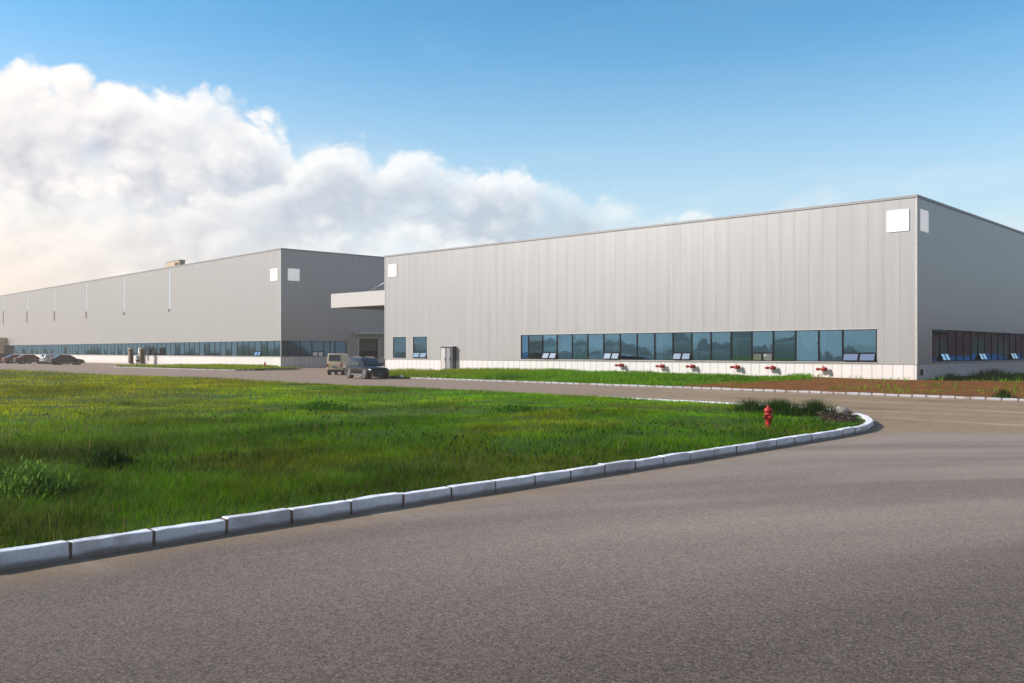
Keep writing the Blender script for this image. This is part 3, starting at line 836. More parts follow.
for lab, (x, z) in zip(fv, ((-22.3,.88),(-18.5,.85),(-15.85,.86),(-12.2,.86),(-9.5,.84),(-5.85,.80))): fire_valve((x, 0.0, z), lab)

# ------------------------------------------------------------------ metal cabinet against the wall
e = empty('metal_cabinet', (-42.15, -.42, .12)); tag(e, 'tall grey metal cabinet with pale doors standing against the factory wall', 'cabinet')
b = bmesh.new(); bbox(b, -.82, .82, -.02, .4, 0, 2.25, .02); build('body', b, MT['steel_dark'], e)
for x0, x1, m_ in ((-.72,-.12,'canopy'), (.02,.55,'steel')):
    b = bmesh.new(); bbox(b, x0, x1, -.06, -.021, .12, 2.15, .012); dd = build('door', b, MT[m_], e)
    b = bmesh.new(); bbox(b, x1-.10, x1-.06, -.10, -.061, 1.0, 1.25, .008); build('handle', b, MT['black'], dd)
b = bmesh.new(); bbox(b, -.87, .87, -.1, .41, 2.251, 2.33, .015); build('top', b, MT['trim'], e)
b = bmesh.new(); bbox(b, -.86, .86, -.08, .4, -.25, -.001, .02); build('plinth', b, MT['concrete'], e)

# ------------------------------------------------------------------ hydrants
def hydrant(loc, label, sc=1., rz=0):
    e = empty('fire_hydrant', loc, rz); e.scale = (sc,)*3; tag(e, label, 'hydrant')
    b = bmesh.new(); lathe(b, [(.13,-.1),(.13,.03),(.085,.05),(.075,.10),(.075,.36),(.105,.365),(.105,.395),(.08,.40),(.08,.44)], n=24); build('barrel', b, MT['red'], e)
    b = bmesh.new(); lathe(b, [(.105,.441),(.11,.47),(.10,.51),(.07,.545),(.03,.56),(.03,.585),(.022,.61)], n=24); build('bonnet', b, MT['red'], e)
    for s, r in ((-1,.035),(1,.035),(0,.05)):
        M = Matrix.Translation((0,0,.30)) @ Matrix.Rotation(s*math.pi/2, 4, 'Z') @ Matrix.Rotation(math.pi/2, 4, 'X')
        b = bmesh.new(); lathe(b, [(r*.8,.05),(r*.8,.095),(r,.096),(r,.13),(r*.5,.132),(r*.4,.145)], M, 16); build('outlet', b, MT['red_dark'] if s else MT['red'], e)
    return e
hydrant((9.4,-37.4,.13), 'short red fire hydrant standing in the grass near the island tip', .92, R(60))
hydrant((-72.2,-1.2,.1), 'tiny red hydrant on the verge in front of the left factory corner', 1.1)

# ------------------------------------------------------------------ vehicles
def loft(bm, st, sec):
    """st: stations; sec(station)-> list of points (closed half ring mirrored)"""
    rings = []
    for s in st:
        half = sec(s); ring = [bm.verts.new(p) for p in half] + [bm.verts.new((p[0], -p[1], p[2])) for p in reversed(half) if abs(p[1]) > 1e-6]
        rings.append(ring)
    n = len(rings[0])
    for a, b in zip(rings, rings[1:]):
        for i in range(n):
            f = bm.faces.new((a[i], a[(i+1)%n], b[(i+1)%n], b[i])); f.smooth = True
    bm.faces.new(rings[0]); bm.faces.new(list(reversed(rings[-1])))
SPEC = {
 'suv': dict(st=[(-2.28,.78,.42,.92),(-2.22,.86,.34,1.0),(-2.0,.91,.27,1.03),(-1.2,.92,.25,1.05),(.0,.92,.25,1.05),(.9,.92,.25,1.02),(1.5,.90,.25,.96),(2.0,.86,.27,.88),(2.22,.78,.32,.78),(2.30,.66,.40,.66)],
    cab=[(1.25,.82,1.0),(-2.16,.84,1.0),(.35,.64,1.56),(-1.85,.64,1.58)], wb=(1.38,-1.32), wr=.36, hood=.9, h=1.58),
 'van': dict(st=[(-1.92,.74,.40,1.05),(-1.88,.79,.30,1.10),(-1.6,.80,.26,1.10),(0.,.80,.26,1.10),(1.0,.80,.26,1.08),(1.5,.78,.26,1.0),(1.8,.74,.30,.9),(1.92,.66,.38,.72)],
    cab=[(1.55,.76,1.04),(-1.90,.77,1.05),(.75,.66,1.84),(-1.80,.69,1.86)], wb=(1.25,-1.2), wr=.29, hood=.8, h=1.86),
 'sedan': dict(st=[(-2.35,.70,.42,.86),(-2.28,.82,.34,.94),(-2.0,.88,.26,.98),(-1.2,.90,.24,.98),(0.,.90,.24,.96),(.9,.90,.24,.93),(1.6,.88,.24,.86),(2.1,.82,.27,.76),(2.32,.70,.34,.64)],
    cab=[(1.15,.80,.92),(-1.95,.80,.95),(.25,.62,1.44),(-1.05,.62,1.45)], wb=(1.38,-1.35), wr=.33, hood=.8, h=1.45)}
def vehicle(name, kind, paintcol, loc, heading, label, cat, group=None, metal=.3, glass='carglass', roof_rack=False, base='black', door_stripe=None):
    S = SPEC[kind]; e = empty(name, loc, heading); tag(e, label, cat, group)
    pm = paint(cat+' paint', paintcol, metal)
    b = bmesh.new()
    def sec(s):
        x, w, z0, z1 = s; m = (z0+z1)/2
        return [(x,0,z0),(x,w*.82,z0),(x,w*.97,z0+.10),(x,w,m),(x,w*.975,z1-.12),(x,w*.90,z1-.02),(x,w*.5,z1+.015),(x,0,z1+.02)]
    loft(b, S['st'], sec)
    body = build('body', b, pm, e, True)
    sub = body.modifiers.new('round', 'SUBSURF'); sub.levels = 1; sub.render_levels = 2
    (xa, wa, za), (xb, wb_, zb), (xc, wc, zc), (xd, wd, zd) = S['cab']
    b = bmesh.new()
    bot = [(xa,wa,za),(xa,-wa,za),(xb,-wb_,zb),(xb,wb_,zb)]; top = [(xc,wc,zc),(xc,-wc,zc),(xd,-wd,zd),(xd,wd,zd)]
    vb = [b.verts.new((p[0],p[1],p[2]-.06)) for p in bot]; vt = [b.verts.new(p) for p in top]
    b.faces.new(vt); b.faces.new(list(reversed(vb)))
    for i in range(4): b.faces.new((vb[i], vb[(i+1)%4], vt[(i+1)%4], vt[i]))
    bmesh.ops.recalc_face_normals(b, faces=b.faces[:])
    bmesh.ops.bevel(b, geom=b.edges[:], offset=.07, segments=3, affect='EDGES', profile=.5)
    cab = build('cabin', b, pm, e, True)
    # glazing on the four sloped faces, 8 mm proud
    def quad(P0, P1, P2, P3, u0, u1, v0, v1, out=.012, u0t=None, u1t=None):
        P0, P1, P2, P3 = map(Vector, (P0, P1, P2, P3))   # P0->P1 bottom, P3->P2 top
        u0t = u0 if u0t is None else u0t; u1t = u1 if u1t is None else u1t
        n = (P1-P0).cross(P3-P0).normalized()
        def p(u, v): return P0.lerp(P1, u).lerp(P3.lerp(P2, u), v)
        return [p(u0,v0)+n*out, p(u1,v0)+n*out, p(u1t,v1)+n*out, p(u0t,v1)+n*out]
    def pane(nm, pts, mat):
        b = bmesh.new(); f = poly(b, [tuple(p) for p in pts]); n = (Vector(pts[1])-Vector(pts[0])).cross(Vector(pts[3])-Vector(pts[0])).normalized()
        r = bmesh.ops.extrude_face_region(b, geom=[f]); 
        for v in [g for g in r['geom'] if isinstance(g, bmesh.types.BMVert)]: v.co += n*-.03
        return build(nm, b, mat, e)
    G = MT[glass]
    pane('windscreen', quad(bot[1], bot[0], top[0], top[1], .07, .93, .12, .92), G)
    pane('rear_window', quad(bot[3], bot[2], top[2], top[3], .10, .90, .22 if kind != 'sedan' else .12, .88), G)
    cuts = {'suv':[(.10,.40,.16,.42),(.435,.70,.445,.70),(.73,.92,.73,.93)], 'van':[(.08,.34,.10,.345),(.38,.66,.38,.66),(.69,.95,.69,.95)], 'sedan':[(.12,.45,.17,.47),(.485,.86,.505,.88)]}[kind]
    for (u0, u1, t0, t1) in cuts:
        pane('side_window', quad(bot[0], bot[3], top[3], top[0], u0, u1, .14, .88, .012, t0, t1)[::1] if False else quad(bot[0], bot[3], top[3], top[0], u0, u1, .14, .88, -.012, t0, t1), G)
        pane('side_window', quad(bot[2], bot[1], top[1], top[2], 1-u1, 1-u0, .14, .88, -.012, 1-t1, 1-t0), G)
    x0 = S['st'][0][0]; x1 = S['st'][-1][0]
    b = bmesh.new(); bbox(b, x1-.28, x1+.02, -.70, .70, .26, .46, .04, seg=2); build('front_bumper', b, MT['black'] if base == 'black' else pm, e)
    b = bmesh.new(); bbox(b, x0-.04, x0+.22, -.72, .72, .28, .48, .04, seg=2); build('rear_bumper', b, MT['black'] if base == 'black' else pm, e)
    b = bmesh.new(); bbox(b, x1-.14, x1+.012, -.38, .38, .50, .62, .02)
    gr_ = build('grille', b, MT['black'], e)
    b = bmesh.new(); bbox(b, x1-.02, x1+.03, -.22, .22, .36, .46, .008); build('number_plate', b, MT['plate'], e)
    b = bmesh.new(); bbox(b, x0-.03, x0+.05, -.22, .22, .66, .78, .008); build('number_plate', b, MT['plate'], e)
    hz = S['hood']
    for s in (-1, 1):
        b = bmesh.new(); bbox(b, x1-.42, x1-.10, s*.66-.14, s*.66+.14, hz-.30, hz-.13, .04, seg=2); build('headlight', b, MT['lamp'], e)
        b = bmesh.new(); bbox(b, x0-.015, x0+.16, s*.70-.09, s*.70+.09, .72, .98, .03, seg=2); build('tail_light', b, MT['tail'], e)
        b = bmesh.new(); bbox(b, xa-.62, xa-.44, s*(wa+.15)-.09, s*(wa+.15)+.09, za+.06, za+.22, .04, seg=2); build('mirror', b, pm, e)
        b = bmesh.new(); bbox(b, -.95, 1.0, s*(S['st'][4][1]-.01)-.02, s*(S['st'][4][1]-.01)+.02, .30, .38, .01); build('sill', b, MT['steel'], e)
        for wx in S['wb']:
            r = S['wr']; y = s*(S['st'][4][1]-.10)
            M = Matrix.Translation((wx, y-.11, r)) @ Matrix.Rotation(-math.pi/2, 4, 'X') if s > 0 else Matrix.Translation((wx, y+.11, r)) @ Matrix.Rotation(math.pi/2, 4, 'X')
            b = bmesh.new(); lathe(b, [(r+.06,-.02),(r+.06,.205),(r*.9,.208)], M, 28); build('wheel_arch', b, MT['black'], e)
            b = bmesh.new(); lathe(b, [(r*.7,.0),(r-.02,.0),(r,.03),(r,.20),(r-.02,.222),(r*.68,.226)], M, 28); ty = build('wheel', b, MT['rubber'], e)
            b = bmesh.new(); lathe(b, [(r*.66,.16),(r*.66,.229),(r*.58,.231),(r*.52,.21),(r*.2,.215),(r*.16,.23)], M, 24)
            for q in range(5):
                a = 2*math.pi*q/5
                T = M @ Matrix.Rotation(a, 4, 'Z'); box(b, r*.15, r*.62, -.03, .03, .205, .226, 0, T)
            build('rim', b, MT['rim'], ty)
    if roof_rack:
        for s in (-1, 1):
            b = bmesh.new(); tube(b, [(-1.6, s*.55, zd+.0), (-1.5, s*.55, zd+.06), (.1, s*.55, zc+.07), (.2, s*.55, zc)], .018); build('roof_rail', b, MT['steel'], e)
    return e
# parked by the verge: headings follow the road (+x) or point away from it
vehicle('parked_car', 'suv', (.005,.006,.010), (-32.75,-16.95,0), R(-11), 'black sport utility car parked beside the verge, nose towards the right', 'car', 'parked cars', .0, roof_rack=True).scale = (.92,.93,.95)
vehicle('parked_van', 'van', (.58,.50,.33), (-42.9,-12.0,0), R(43.2+90-4), 'beige minivan seen from behind, parked left of the black car', 'van', None, .0).scale = (.85,.84,.96)
cars = [('sedan', (.045,.016,.014), (-117.2,-6.3,0), 90, 'dark maroon saloon parked furthest right in the row before the left factory'),
        ('suv', (.62,.64,.62), (-127.4,-4.0,0), 93, 'white hatchback parked just left of the dark maroon saloon'),
        ('sedan', (.12,.035,.025), (-131.2,-6.4,0), 85, 'red brown saloon parked third from the right in the row'),
        ('sedan', (.16,.06,.045), (-137.4,-6.2,0), 95, 'lighter red brown saloon parked fourth from the right in the row'),
        ('suv', (.05,.03,.03), (-145.2,-5.2,0), 90, 'dark tall car parked at the left end of the row')]
for kind, colr, loc, hd, lab in cars: vehicle('parked_car', kind, colr, loc, R(hd), lab, 'car', 'parked cars', .2)

# ------------------------------------------------------------------ person walking
def person(loc, heading, label):
    e = empty('person', loc, heading); tag(e, label, 'person')
    # skeleton: +x is forward
    J = {'pel':((0,0,.92),.135),'bel':((0,0,1.05),.13),'che':((.01,0,1.25),.145),'nk0':((.0,0,1.42),.075),'nk1':((.01,0,1.49),.055),'hd0':((.03,0,1.57),.085),'hd1':((.03,0,1.67),.085)}
    E_ = [('pel','bel'),('bel','che'),('che','nk0'),('nk0','nk1'),('nk1','hd0'),('hd0','hd1')]
    for s, sw in ((1, 1), (-1, -1)):
        t = 'L' if s > 0 else 'R'
        J['sh'+t] = ((0, s*.17, 1.37), .065); J['el'+t] = ((-.10*sw+.0, s*.22, 1.12), .045); J['wr'+t] = ((-.13*sw+.08, s*.22, .90), .032)
        J['pa'+t] = ((-.14*sw+.10, s*.22, .82), .036)
        E_ += [('che','sh'+t),('sh'+t,'el'+t),('el'+t,'wr'+t),('wr'+t,'pa'+t)]
        for q, (dx, ln) in enumerate(((.035,.075),(.012,.09),(-.010,.085),(-.030,.065))):
            a, b_ = 'f%d%sa' % (q, t), 'f%d%sb' % (q, t); p = J['pa'+t][0]
            J[a] = ((p[0]+dx, p[1], p[2]-.045), .010); J[b_] = ((p[0]+dx+.01, p[1]-s*.012, p[2]-.045-ln), .008)
            E_ += [('pa'+t, a), (a, b_)]
        p = J['wr'+t][0]; J['th'+t] = ((p[0]+.055, p[1]-s*.01, p[2]-.09), .010); E_.append(('pa'+t, 'th'+t))
        J['hp'+t] = ((0, s*.095, .86), .10); J['kn'+t] = ((.17*sw+.03, s*.10, .49), .065); J['an'+t] = ((.24*sw-.06, s*.10, .10), .045); J['to'+t] = ((.24*sw+.10, s*.11, .035), .035)
        E_ += [('pel','hp'+t),('hp'+t,'kn'+t),('kn'+t,'an'+t),('an'+t,'to'+t)]
    keys = list(J); me = bpy.data.meshes.new('body')
    me.from_pydata([J[k][0] for k in keys], [(keys.index(a), keys.index(b)) for a, b in E_], [])
    o = bpy.data.objects.new('body', me); COL.objects.link(o)
    o.modifiers.new('skin', 'SKIN'); sb = o.modifiers.new('sub', 'SUBSURF'); sb.levels = 2; sb.render_levels = 2
    for i, k in enumerate(keys):
        me.skin_vertices[0].data[i].radius = (J[k][1], J[k][1])
    me.skin_vertices[0].data[0].use_root = True
    bpy.context.view_layer.update(); dg = bpy.context.evaluated_depsgraph_get()
    m2 = bpy.data.meshes.new_from_object(o.evaluated_get(dg)); bpy.data.objects.remove(o)
    m2.materials.clear()
    for k in ('skin','shirt','trousers','shoe'): m2.materials.append(MT[k])
    for p in m2.polygons:
        c = p.center; p.use_smooth = True
        if c.z < .085: i = 3
        elif c.z < .97 and abs(c.y) < .19 and not (abs(c.y) > .165 and c.z > .70): i = 2
        elif c.z < 1.44 and (c.z > 1.10 or abs(c.y) < .165): i = 1
        else: i = 0
        p.material_index = i
    bo = bpy.data.objects.new('body', m2); link(bo, e)
    b = bmesh.new(); bmesh.ops.create_uvsphere(b, u_segments=16, v_segments=10, radius=.105, matrix=Matrix.Translation((.015,0,1.665)) @ Matrix.Diagonal((1.05,.9,.95,1)))
    bmesh.ops.delete(b, geom=[v for v in b.verts if v.co.z < 1.63 and v.co.x > .01 or v.co.z < 1.585], context='VERTS'); build('hair', b, MT['hair'], e, True)
    b = bmesh.new(); bbox(b, .115, .145, -.014, .014, 1.585, 1.625, .008); build('nose', b, MT['skin'], bo)
    for s in (-1, 1):
        b = bmesh.new(); bmesh.ops.create_uvsphere(b, u_segments=8, v_segments=6, radius=.013, matrix=Matrix.Translation((.112, s*.034, 1.635))); build('eye', b, MT['hair'], bo)
        b = bmesh.new(); bmesh.ops.create_uvsphere(b, u_segments=8, v_segments=6, radius=.03, matrix=Matrix.Translation((.02, s*.088, 1.61)) @ Matrix.Diagonal((.7,.4,1,1))); build('ear', b, MT['skin'], bo)
    return e
person((-84.9,-10.35,.0), R(-20), 'person in a white shirt and black trousers walking before the left factory')

# ------------------------------------------------------------------ brown pillars and notice by the left factory
def left_pt(x, y, z=0): return M2 @ Vector((x, y, z))
for k, (x, lab) in enumerate(((-43.9,'left brown cabinet pillar with pale cap by the left factory wall'), (-39.5,'right brown cabinet pillar with pale cap, behind the walking person'))):
    p = left_pt(x, -1.5); e = empty('pillar_cabinet', p, ROT2); tag(e, lab, 'cabinet', 'brown cabinet pillars by the left factory')
    b = bmesh.new(); bbox(b, -.40, .40, -.28, .28, .22, 2.25, .03); build('body', b, MT['brown'], e)
    b = bmesh.new(); bbox(b, -.06, .16, -.31, -.281, .5, 2.0, .01); build('panel', b, MT['beige'], e)
    b = bmesh.new(); bbox(b, -.47, .47, -.34, .34, 2.251, 2.5, .04); build('cap', b, MT['concrete'], e)
    b = bmesh.new(); bbox(b, -.5, .5, -.4, .4, -.05, .219, .02); build('plinth', b, MT['concrete'], e)
p = left_pt(-41.9, -1.0); e = empty('notice_board', p, ROT2); tag(e, 'blank white notice board on two posts between the brown pillars', 'notice board')
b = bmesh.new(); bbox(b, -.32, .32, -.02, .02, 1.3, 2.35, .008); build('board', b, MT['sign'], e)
for s in (-1, 1):
    b = bmesh.new(); bbox(b, s*.28-.03, s*.28+.03, .021, .07, 0, 2.3, .006); build('post', b, MT['steel'], e)

# ------------------------------------------------------------------ weeds, brush and stones
def weed(name, loc, rad, hgt, n, col, width, label, lean=.5, group=None, stems=True):
    e = empty(name, loc); tag(e, label, 'plant', group)
    a = rng.random(n)*2*np.pi; r = rad*np.clip(np.abs(rng.normal(0,.52,n)), 0, 1.3)
    x = r*np.cos(a)*1.25; y = r*np.sin(a); dome = np.sqrt(np.clip(1-(r/rad)**2*.75, .12, 1))
    h = hgt*dome*(.30+.9*rng.random(n)**1.3)
    c = np.array(col)[None]*(.55+.8*rng.random((n,1)))
    blades('leaves', x, y, np.zeros(n), h, np.full(n, width)*(.6+.8*rng.random(n)), c, lean, parent=e, kind=None)
    if stems:
        m = n; k = rng.integers(0, n, m)
        zz = h[k]*(.3+.7*rng.random(m))
        blades('foliage', x[k]+rng.normal(0,.05,m), y[k]+rng.normal(0,.05,m), zz*.9, np.full(m, .06)*(.6+.8*rng.random(m)), np.full(m, width*2.4), np.array(col)[None]*(.7+.9*rng.random((m,1))), 1.2, parent=e, kind=None)
    return e
GD = (.035,.095,.006); GL = (.12,.22,.03); GS = (.10,.11,.03)
weed('weed_clump', (5.1,-51.3,.12), .42, .36, 900, (.028,.070,.006), .009, 'dark rounded weed clump alone in the grass on the left')
weed('weed_clump', (7.2,-53.2,.12), .50, .46, 900, GL, .010, 'pale leafy weed clump near the kerb at the left edge', .6)
weed('weed_clump', (5.9,-53.5,.12), .55, .42, 900, (.045,.10,.012), .010, 'dark leafy weed clump behind the pale one at the left edge', .6)
weed('weed_clump', (3.2,-53.6,.12), .60, .40, 800, (.035,.08,.008), .011, 'dark spreading weed clump furthest left in the lawn', .7)
weed('grass_tussock', (7.6,-33.2,.12), .80, .52, 2600, GD, .014, 'tall dark grass tussock just right of the red hydrant', .45, stems=False)
weed('grass_tussock', (8.4,-32.6,.12), .62, .52, 1700, (.03,.075,.012), .014, 'dark grass tussock beside the brush pile', .5, stems=False)
weed('grass_tussock', (6.9,-33.6,.12), .62, .52, 1700, (.035,.085,.012), .014, 'bright green grass tussock behind the red hydrant', .5, stems=False)
weed('weed_clump', (1.2,-37.5,.12), .9, .24, 900, (.06,.17,.006), .014, 'low dark weed clump in the middle of the lawn', .7)
weed('weed_clump', (-4.6,-40.5,.12), 1.0, .26, 900, (.065,.18,.006), .016, 'wide dark weed clump left of the lawn centre', .7)
weed('grass_tussock', (9.3,-17.2,.12), .35, .40, 300, (.035,.085,.014), .02, 'small green tussock in the soil behind the far kerb', .5, stems=False)
weed('grass_tussock', (2.2,-.9,.2), .9, .55, 700, (.02,.05,.010), .03, 'dark grass tussock at the foot of the shaded side wall', .6, stems=False)
weed('grass_tussock', (3.4,3.2,.2), 1.6, .8, 900, (.02,.05,.010), .035, 'larger dark grass tussock further along the shaded side wall', .6, stems=False)
# brush pile
e = empty('brush_pile', (9.7,-34.1,.12), R(35)); e.scale = (.74,.74,.85); tag(e, 'heap of dead branches and dark soil at the tip of the island', 'brush pile')
b = bmesh.new()
bmesh.ops.create_icosphere(b, subdivisions=4, radius=1., matrix=Matrix.Diagonal((.72,.5,.16,1)))
for v in b.verts: v.co += Vector((1,1,.6))*float(.22*(fbm(v.co.x*4+9, v.co.y*4+v.co.z*5, .8, 2)-.5))
build('soil_heap', b, soil_mat('dark soil', (.035,.022,.014), (.075,.048,.03)), e, True)
b = bmesh.new(); r_ = random.Random(3)
for k in range(46):
    a = r_.random()*6.28; c = Vector((r_.uniform(-.6,.55), r_.uniform(-.4,.4), r_.uniform(.10,.26))); d = Vector((math.cos(a), math.sin(a), r_.uniform(-.25,.3)))*r_.uniform(.12,.36)
    mid = c + Vector((r_.uniform(-.05,.05), r_.uniform(-.05,.05), .05)); tube(b, [c-d, mid, c+d], [.018, .014, .006], 5)
build('branches', b, MT['bark'], e)
b = bmesh.new()
for k in range(14):
    c = Vector((r_.uniform(-.55,.55), r_.uniform(-.36,.36), .09)); s = r_.uniform(.05,.10)
    bmesh.ops.create_icosphere(b, subdivisions=2, radius=s, matrix=Matrix.Translation(c) @ Matrix.Diagonal((1.2,.9,.7,1)))
build('clods', b, MT['bark'], e, True)
# pale broken stone lying at the tip
def rock(loc, s, label, grp=None, seed=0):
    b = bmesh.new(); bmesh.ops.create_icosphere(b, subdivisions=3, radius=1.)
    for v in b.verts:
        n = vnoise(v.co.x*2+seed*7+20, v.co.y*2+v.co.z*3+30, .9, seed) - .5
        v.co *= 1+.5*float(n); v.co.z *= .6
        v.co *= s
    o = build('stone', b, MT['rock'], None, True); o.location = loc; tag(o, label, 'stone', grp); return o
rock((8.75,-31.7,.20), .28, 'pale broken stone lying behind the brush pile at the island tip', seed=1)
ST = [(-35.6,-15.2,.18,'stone at the ragged kerb end, nearest the black car'), (-33.0,-15.6,.16,'second stone from the black car along the ragged kerb'), (-30.4,-15.6,.2,'stone lying in the grass below the metal cabinet'), (-27.6,-15.5,.14,'small stone on the kerb line right of the metal cabinet')]
for k, (x, y, s, lab) in enumerate(ST): rock((x, y, .12), s, lab, 'stones along the verge edge', k+2)

# ------------------------------------------------------------------ what the windows look out on (behind and beside the photographer)
e = empty('storage_shed', (24, 16, 0)); tag(e, 'long low red brown storage shed facing the shaded side wall', 'building')
b = bmesh.new(); bbox(b, 0, 14, 0, 190, -.1, 5.0, .03); build('wall', b, MT['shed'], e)
b = bmesh.new(); bbox(b, -.5, 14.5, -.5, 190.5, 5.001, 5.3, .03); build('roof', b, MT['trim'], e)
for k in range(17):
    b = bmesh.new(); bbox(b, -.06, -.005, 4+k*11, 8+k*11, 0, 3.8, .02); build('door', b, MT['infill'], e)
b = bmesh.new(); bbox(b, -.16, -.07, .2, 190, 0, 1.1, .02); build('plinth', b, MT['blue_band'], e)  # unseen blue band standing in for blue things mirrored in the side windows
def treeline():
    n = 90000; t = rng.random(n)
    # an arc from the left round behind the photographer
    ang = R(212)+t*R(110); rad = 620+80*rng.random(n)
    x = rad*np.cos(ang); y = -20+rad*np.sin(ang)
    top = .4+17*np.clip(fbm(ang*85, ang*0, 1., 5)-.40, 0, 1)*1.5
    z = top*rng.random(n)**.7
    c = np.array([.030,.052,.018])[None]*(.5+1.*rng.random((n,1)))
    blades('distant_wood', x, y, z, np.full(n, 1.3)*(.5+rng.random(n)), np.full(n, 2.0), c, .9)
treeline()
bm = bmesh.new(); pv = None
for k in range(91):
    a = R(218)+R(120)*k/90; hh = -4+34*float(fbm(k*.35, 0, .5, 8))
    q = [bm.verts.new((1500*math.cos(a), 1500*math.sin(a), -5)), bm.verts.new((1800*math.cos(a), 1800*math.sin(a), hh)), bm.verts.new((2300*math.cos(a), 2300*math.sin(a), -5))]
    if pv:
        for i in (0,1): f = bm.faces.new((pv[i], q[i], q[i+1], pv[i+1])); f.smooth = True
    pv = q
build('hills', bm, MT['hill'])['kind'] = 'structure'

# ------------------------------------------------------------------ warm evening air
bm = bmesh.new(); box(bm, -2600, 2600, -2600, 2600, -6.2, 34)
hm, hnt, hout = newmat('haze'); ht = NT(hnt)
pv_ = ht.n('ShaderNodeVolumePrincipled'); pv_.inputs['Color'].default_value = (1.,.91,.77,1); pv_.inputs['Density'].default_value = .00075; pv_.inputs['Anisotropy'].default_value = .25
ht.l(pv_.outputs[0], hout.inputs['Volume'])
tag(build('haze', bm, hm), kind='stuff')

# ------------------------------------------------------------------ camera, sun, sky
cd = bpy.data.cameras.new('camera'); cam = bpy.data.objects.new('camera', cd); link(cam)
cam.location = CAM; cam.rotation_euler = (R(90), 0, YAW); cd.sensor_width = 36.; cd.lens = 900/1024*36; cd.shift_y = 9.5/1024
cd.clip_start = .1; cd.clip_end = 9000; scene.camera = cam
SUN_EL = R(30); SUN_DIR = Vector((-.72, -.69, 0)).normalized()*math.cos(SUN_EL) + Vector((0,0,math.sin(SUN_EL)))
sd_ = bpy.data.lights.new('sun', 'SUN'); sd_.energy = 4.8; sd_.angle = R(4.0); sd_.color = (1., .925, .85)
so = bpy.data.objects.new('sun', sd_); link(so); so.rotation_euler = SUN_DIR.to_track_quat('Z', 'Y').to_euler()

wd = bpy.data.worlds.new('World'); scene.world = wd; wd.use_nodes = True
wd.cycles.sampling_method = 'MANUAL'; wd.cycles.sample_map_resolution = 256
nt = wd.node_tree; nt.nodes.clear(); t = NT(nt)
out = t.n('ShaderNodeOutputWorld'); bg = t.n('ShaderNodeBackground'); t.l(bg.outputs[0], out.inputs[0]); bg.inputs[1].default_value = .1
sky = t.n('ShaderNodeTexSky', sky_type='NISHITA'); sky.sun_disc = False; sky.sun_elevation = SUN_EL
sky.sun_rotation = math.atan2(SUN_DIR.x, SUN_DIR.y); sky.air_density = 1.0; sky.dust_density = .6; sky.ozone_density = 2.5
gen = t.n('ShaderNodeTexCoord').outputs['Generated']
vr = t.n('ShaderNodeVectorRotate', rotation_type='Z_AXIS'); t.l(gen, vr.inputs[0]); vr.inputs['Angle'].default_value = -YAW
nz = t.n('ShaderNodeVectorMath', operation='NORMALIZE'); t.l(vr.outputs[0], nz.inputs[0])
dx, dy, dz = t.xyz(nz.outputs[0])
az = t.math('ARCTAN2', dx, dy); el = t.math('ARCSINE', dz)
def curve(v, pts, lo, hi):
    """piecewise profile of (pixel column -> elevation) for a bank of cloud, as a function of azimuth"""
    nd = t.n('ShaderNodeFloatCurve'); u = t.mapr(v, lo, hi, 0., 1., False); t.l(u, nd.inputs['Value'])
    cv = nd.mapping.curves[0]
    P = [((a-lo)/(hi-lo), e_/.5) for a, e_ in pts]
    cv.points[0].location = P[0]; cv.points[1].location = P[-1]
    for p in P[1:-1]: cv.points.new(*p)
    nd.mapping.update()
    return t.math('MULTIPLY', nd.outputs[0], .5)
def pe(px, py):
    a = math.atan((px-512)/900); return (a, math.atan((351-py)/900*math.cos(a)))
LO, HI = -3.2, 3.2
bank1 = curve(az, [(-3.2,.04),(-2.2,.05),(-1.5,.20),(-1.0,.26)] + [pe(*p) for p in ((-60,66),(0,74),(45,88),(80,78),(130,86),(170,100),(215,98),(250,110),(280,124),(300,150),(325,195),(370,260),(380,320))] + [(.0,.0),(3.2,.0)], LO, HI)
bank2 = curve(az, [(-3.2,.0),(-.7,.05)] + [pe(*p) for p in ((40,240),(110,215),(170,192),(225,184),(262,178),(292,166),(325,146),(375,156),(430,156),(480,166),(540,176),(590,186),(622,203),(650,214),(700,214),(760,265))] + [(.5,.02),(.9,.02),(1.6,.03),(2.4,.06),(3.2,.05)], LO, HI)
P0 = t.comb(az, t.math('MULTIPLY', el, 1.25), 0.)
def shift(P, off):
    m_ = t.n('ShaderNodeVectorMath', operation='ADD'); t.l(P, m_.inputs[0]); m_.inputs[1].default_value = off; return m_.outputs[0]
def puffs(off, fine):
    Q = shift(P0, off); acc = None
    warp = t.n('ShaderNodeTexNoise'); warp.inputs['Scale'].default_value = 14.; warp.inputs['Detail'].default_value = 2.; t.l(Q, warp.inputs['Vector'])
    wv = t.n('ShaderNodeVectorMath', operation='SCALE'); wv.inputs['Scale'].default_value = .03; t.l(warp.outputs['Color'], wv.inputs[0])
    qa = t.n('ShaderNodeVectorMath', operation='ADD'); t.l(Q, qa.inputs[0]); t.l(wv.outputs[0], qa.inputs[1]); Q = qa.outputs[0]
    for sc_, w_, de in ((11., .50, 0.), (25., .28, 0.), (56., .16, 1.)) + (((130., .09, 3.),) if fine else ()):
        v = t.math('MULTIPLY', t.math('ABSOLUTE', t.math('SUBTRACT', t.noise(Q, sc_, de, .5), .5)), 2.*w_*1.9)
        acc = v if acc is None else t.math('ADD', acc, v)
    return acc                                                     # about 0 to 1, mean near .35
B = puffs((3.1,1.7,0), True)
Bs = puffs((3.1,1.7,0), False)
Bo = puffs((3.1-.013,1.7+.013,0), False)
relief = t.math('SUBTRACT', Bs, Bo)
big = t.noise(shift(P0, (1.3,5.2,0)), 7., 5., .55, .2)
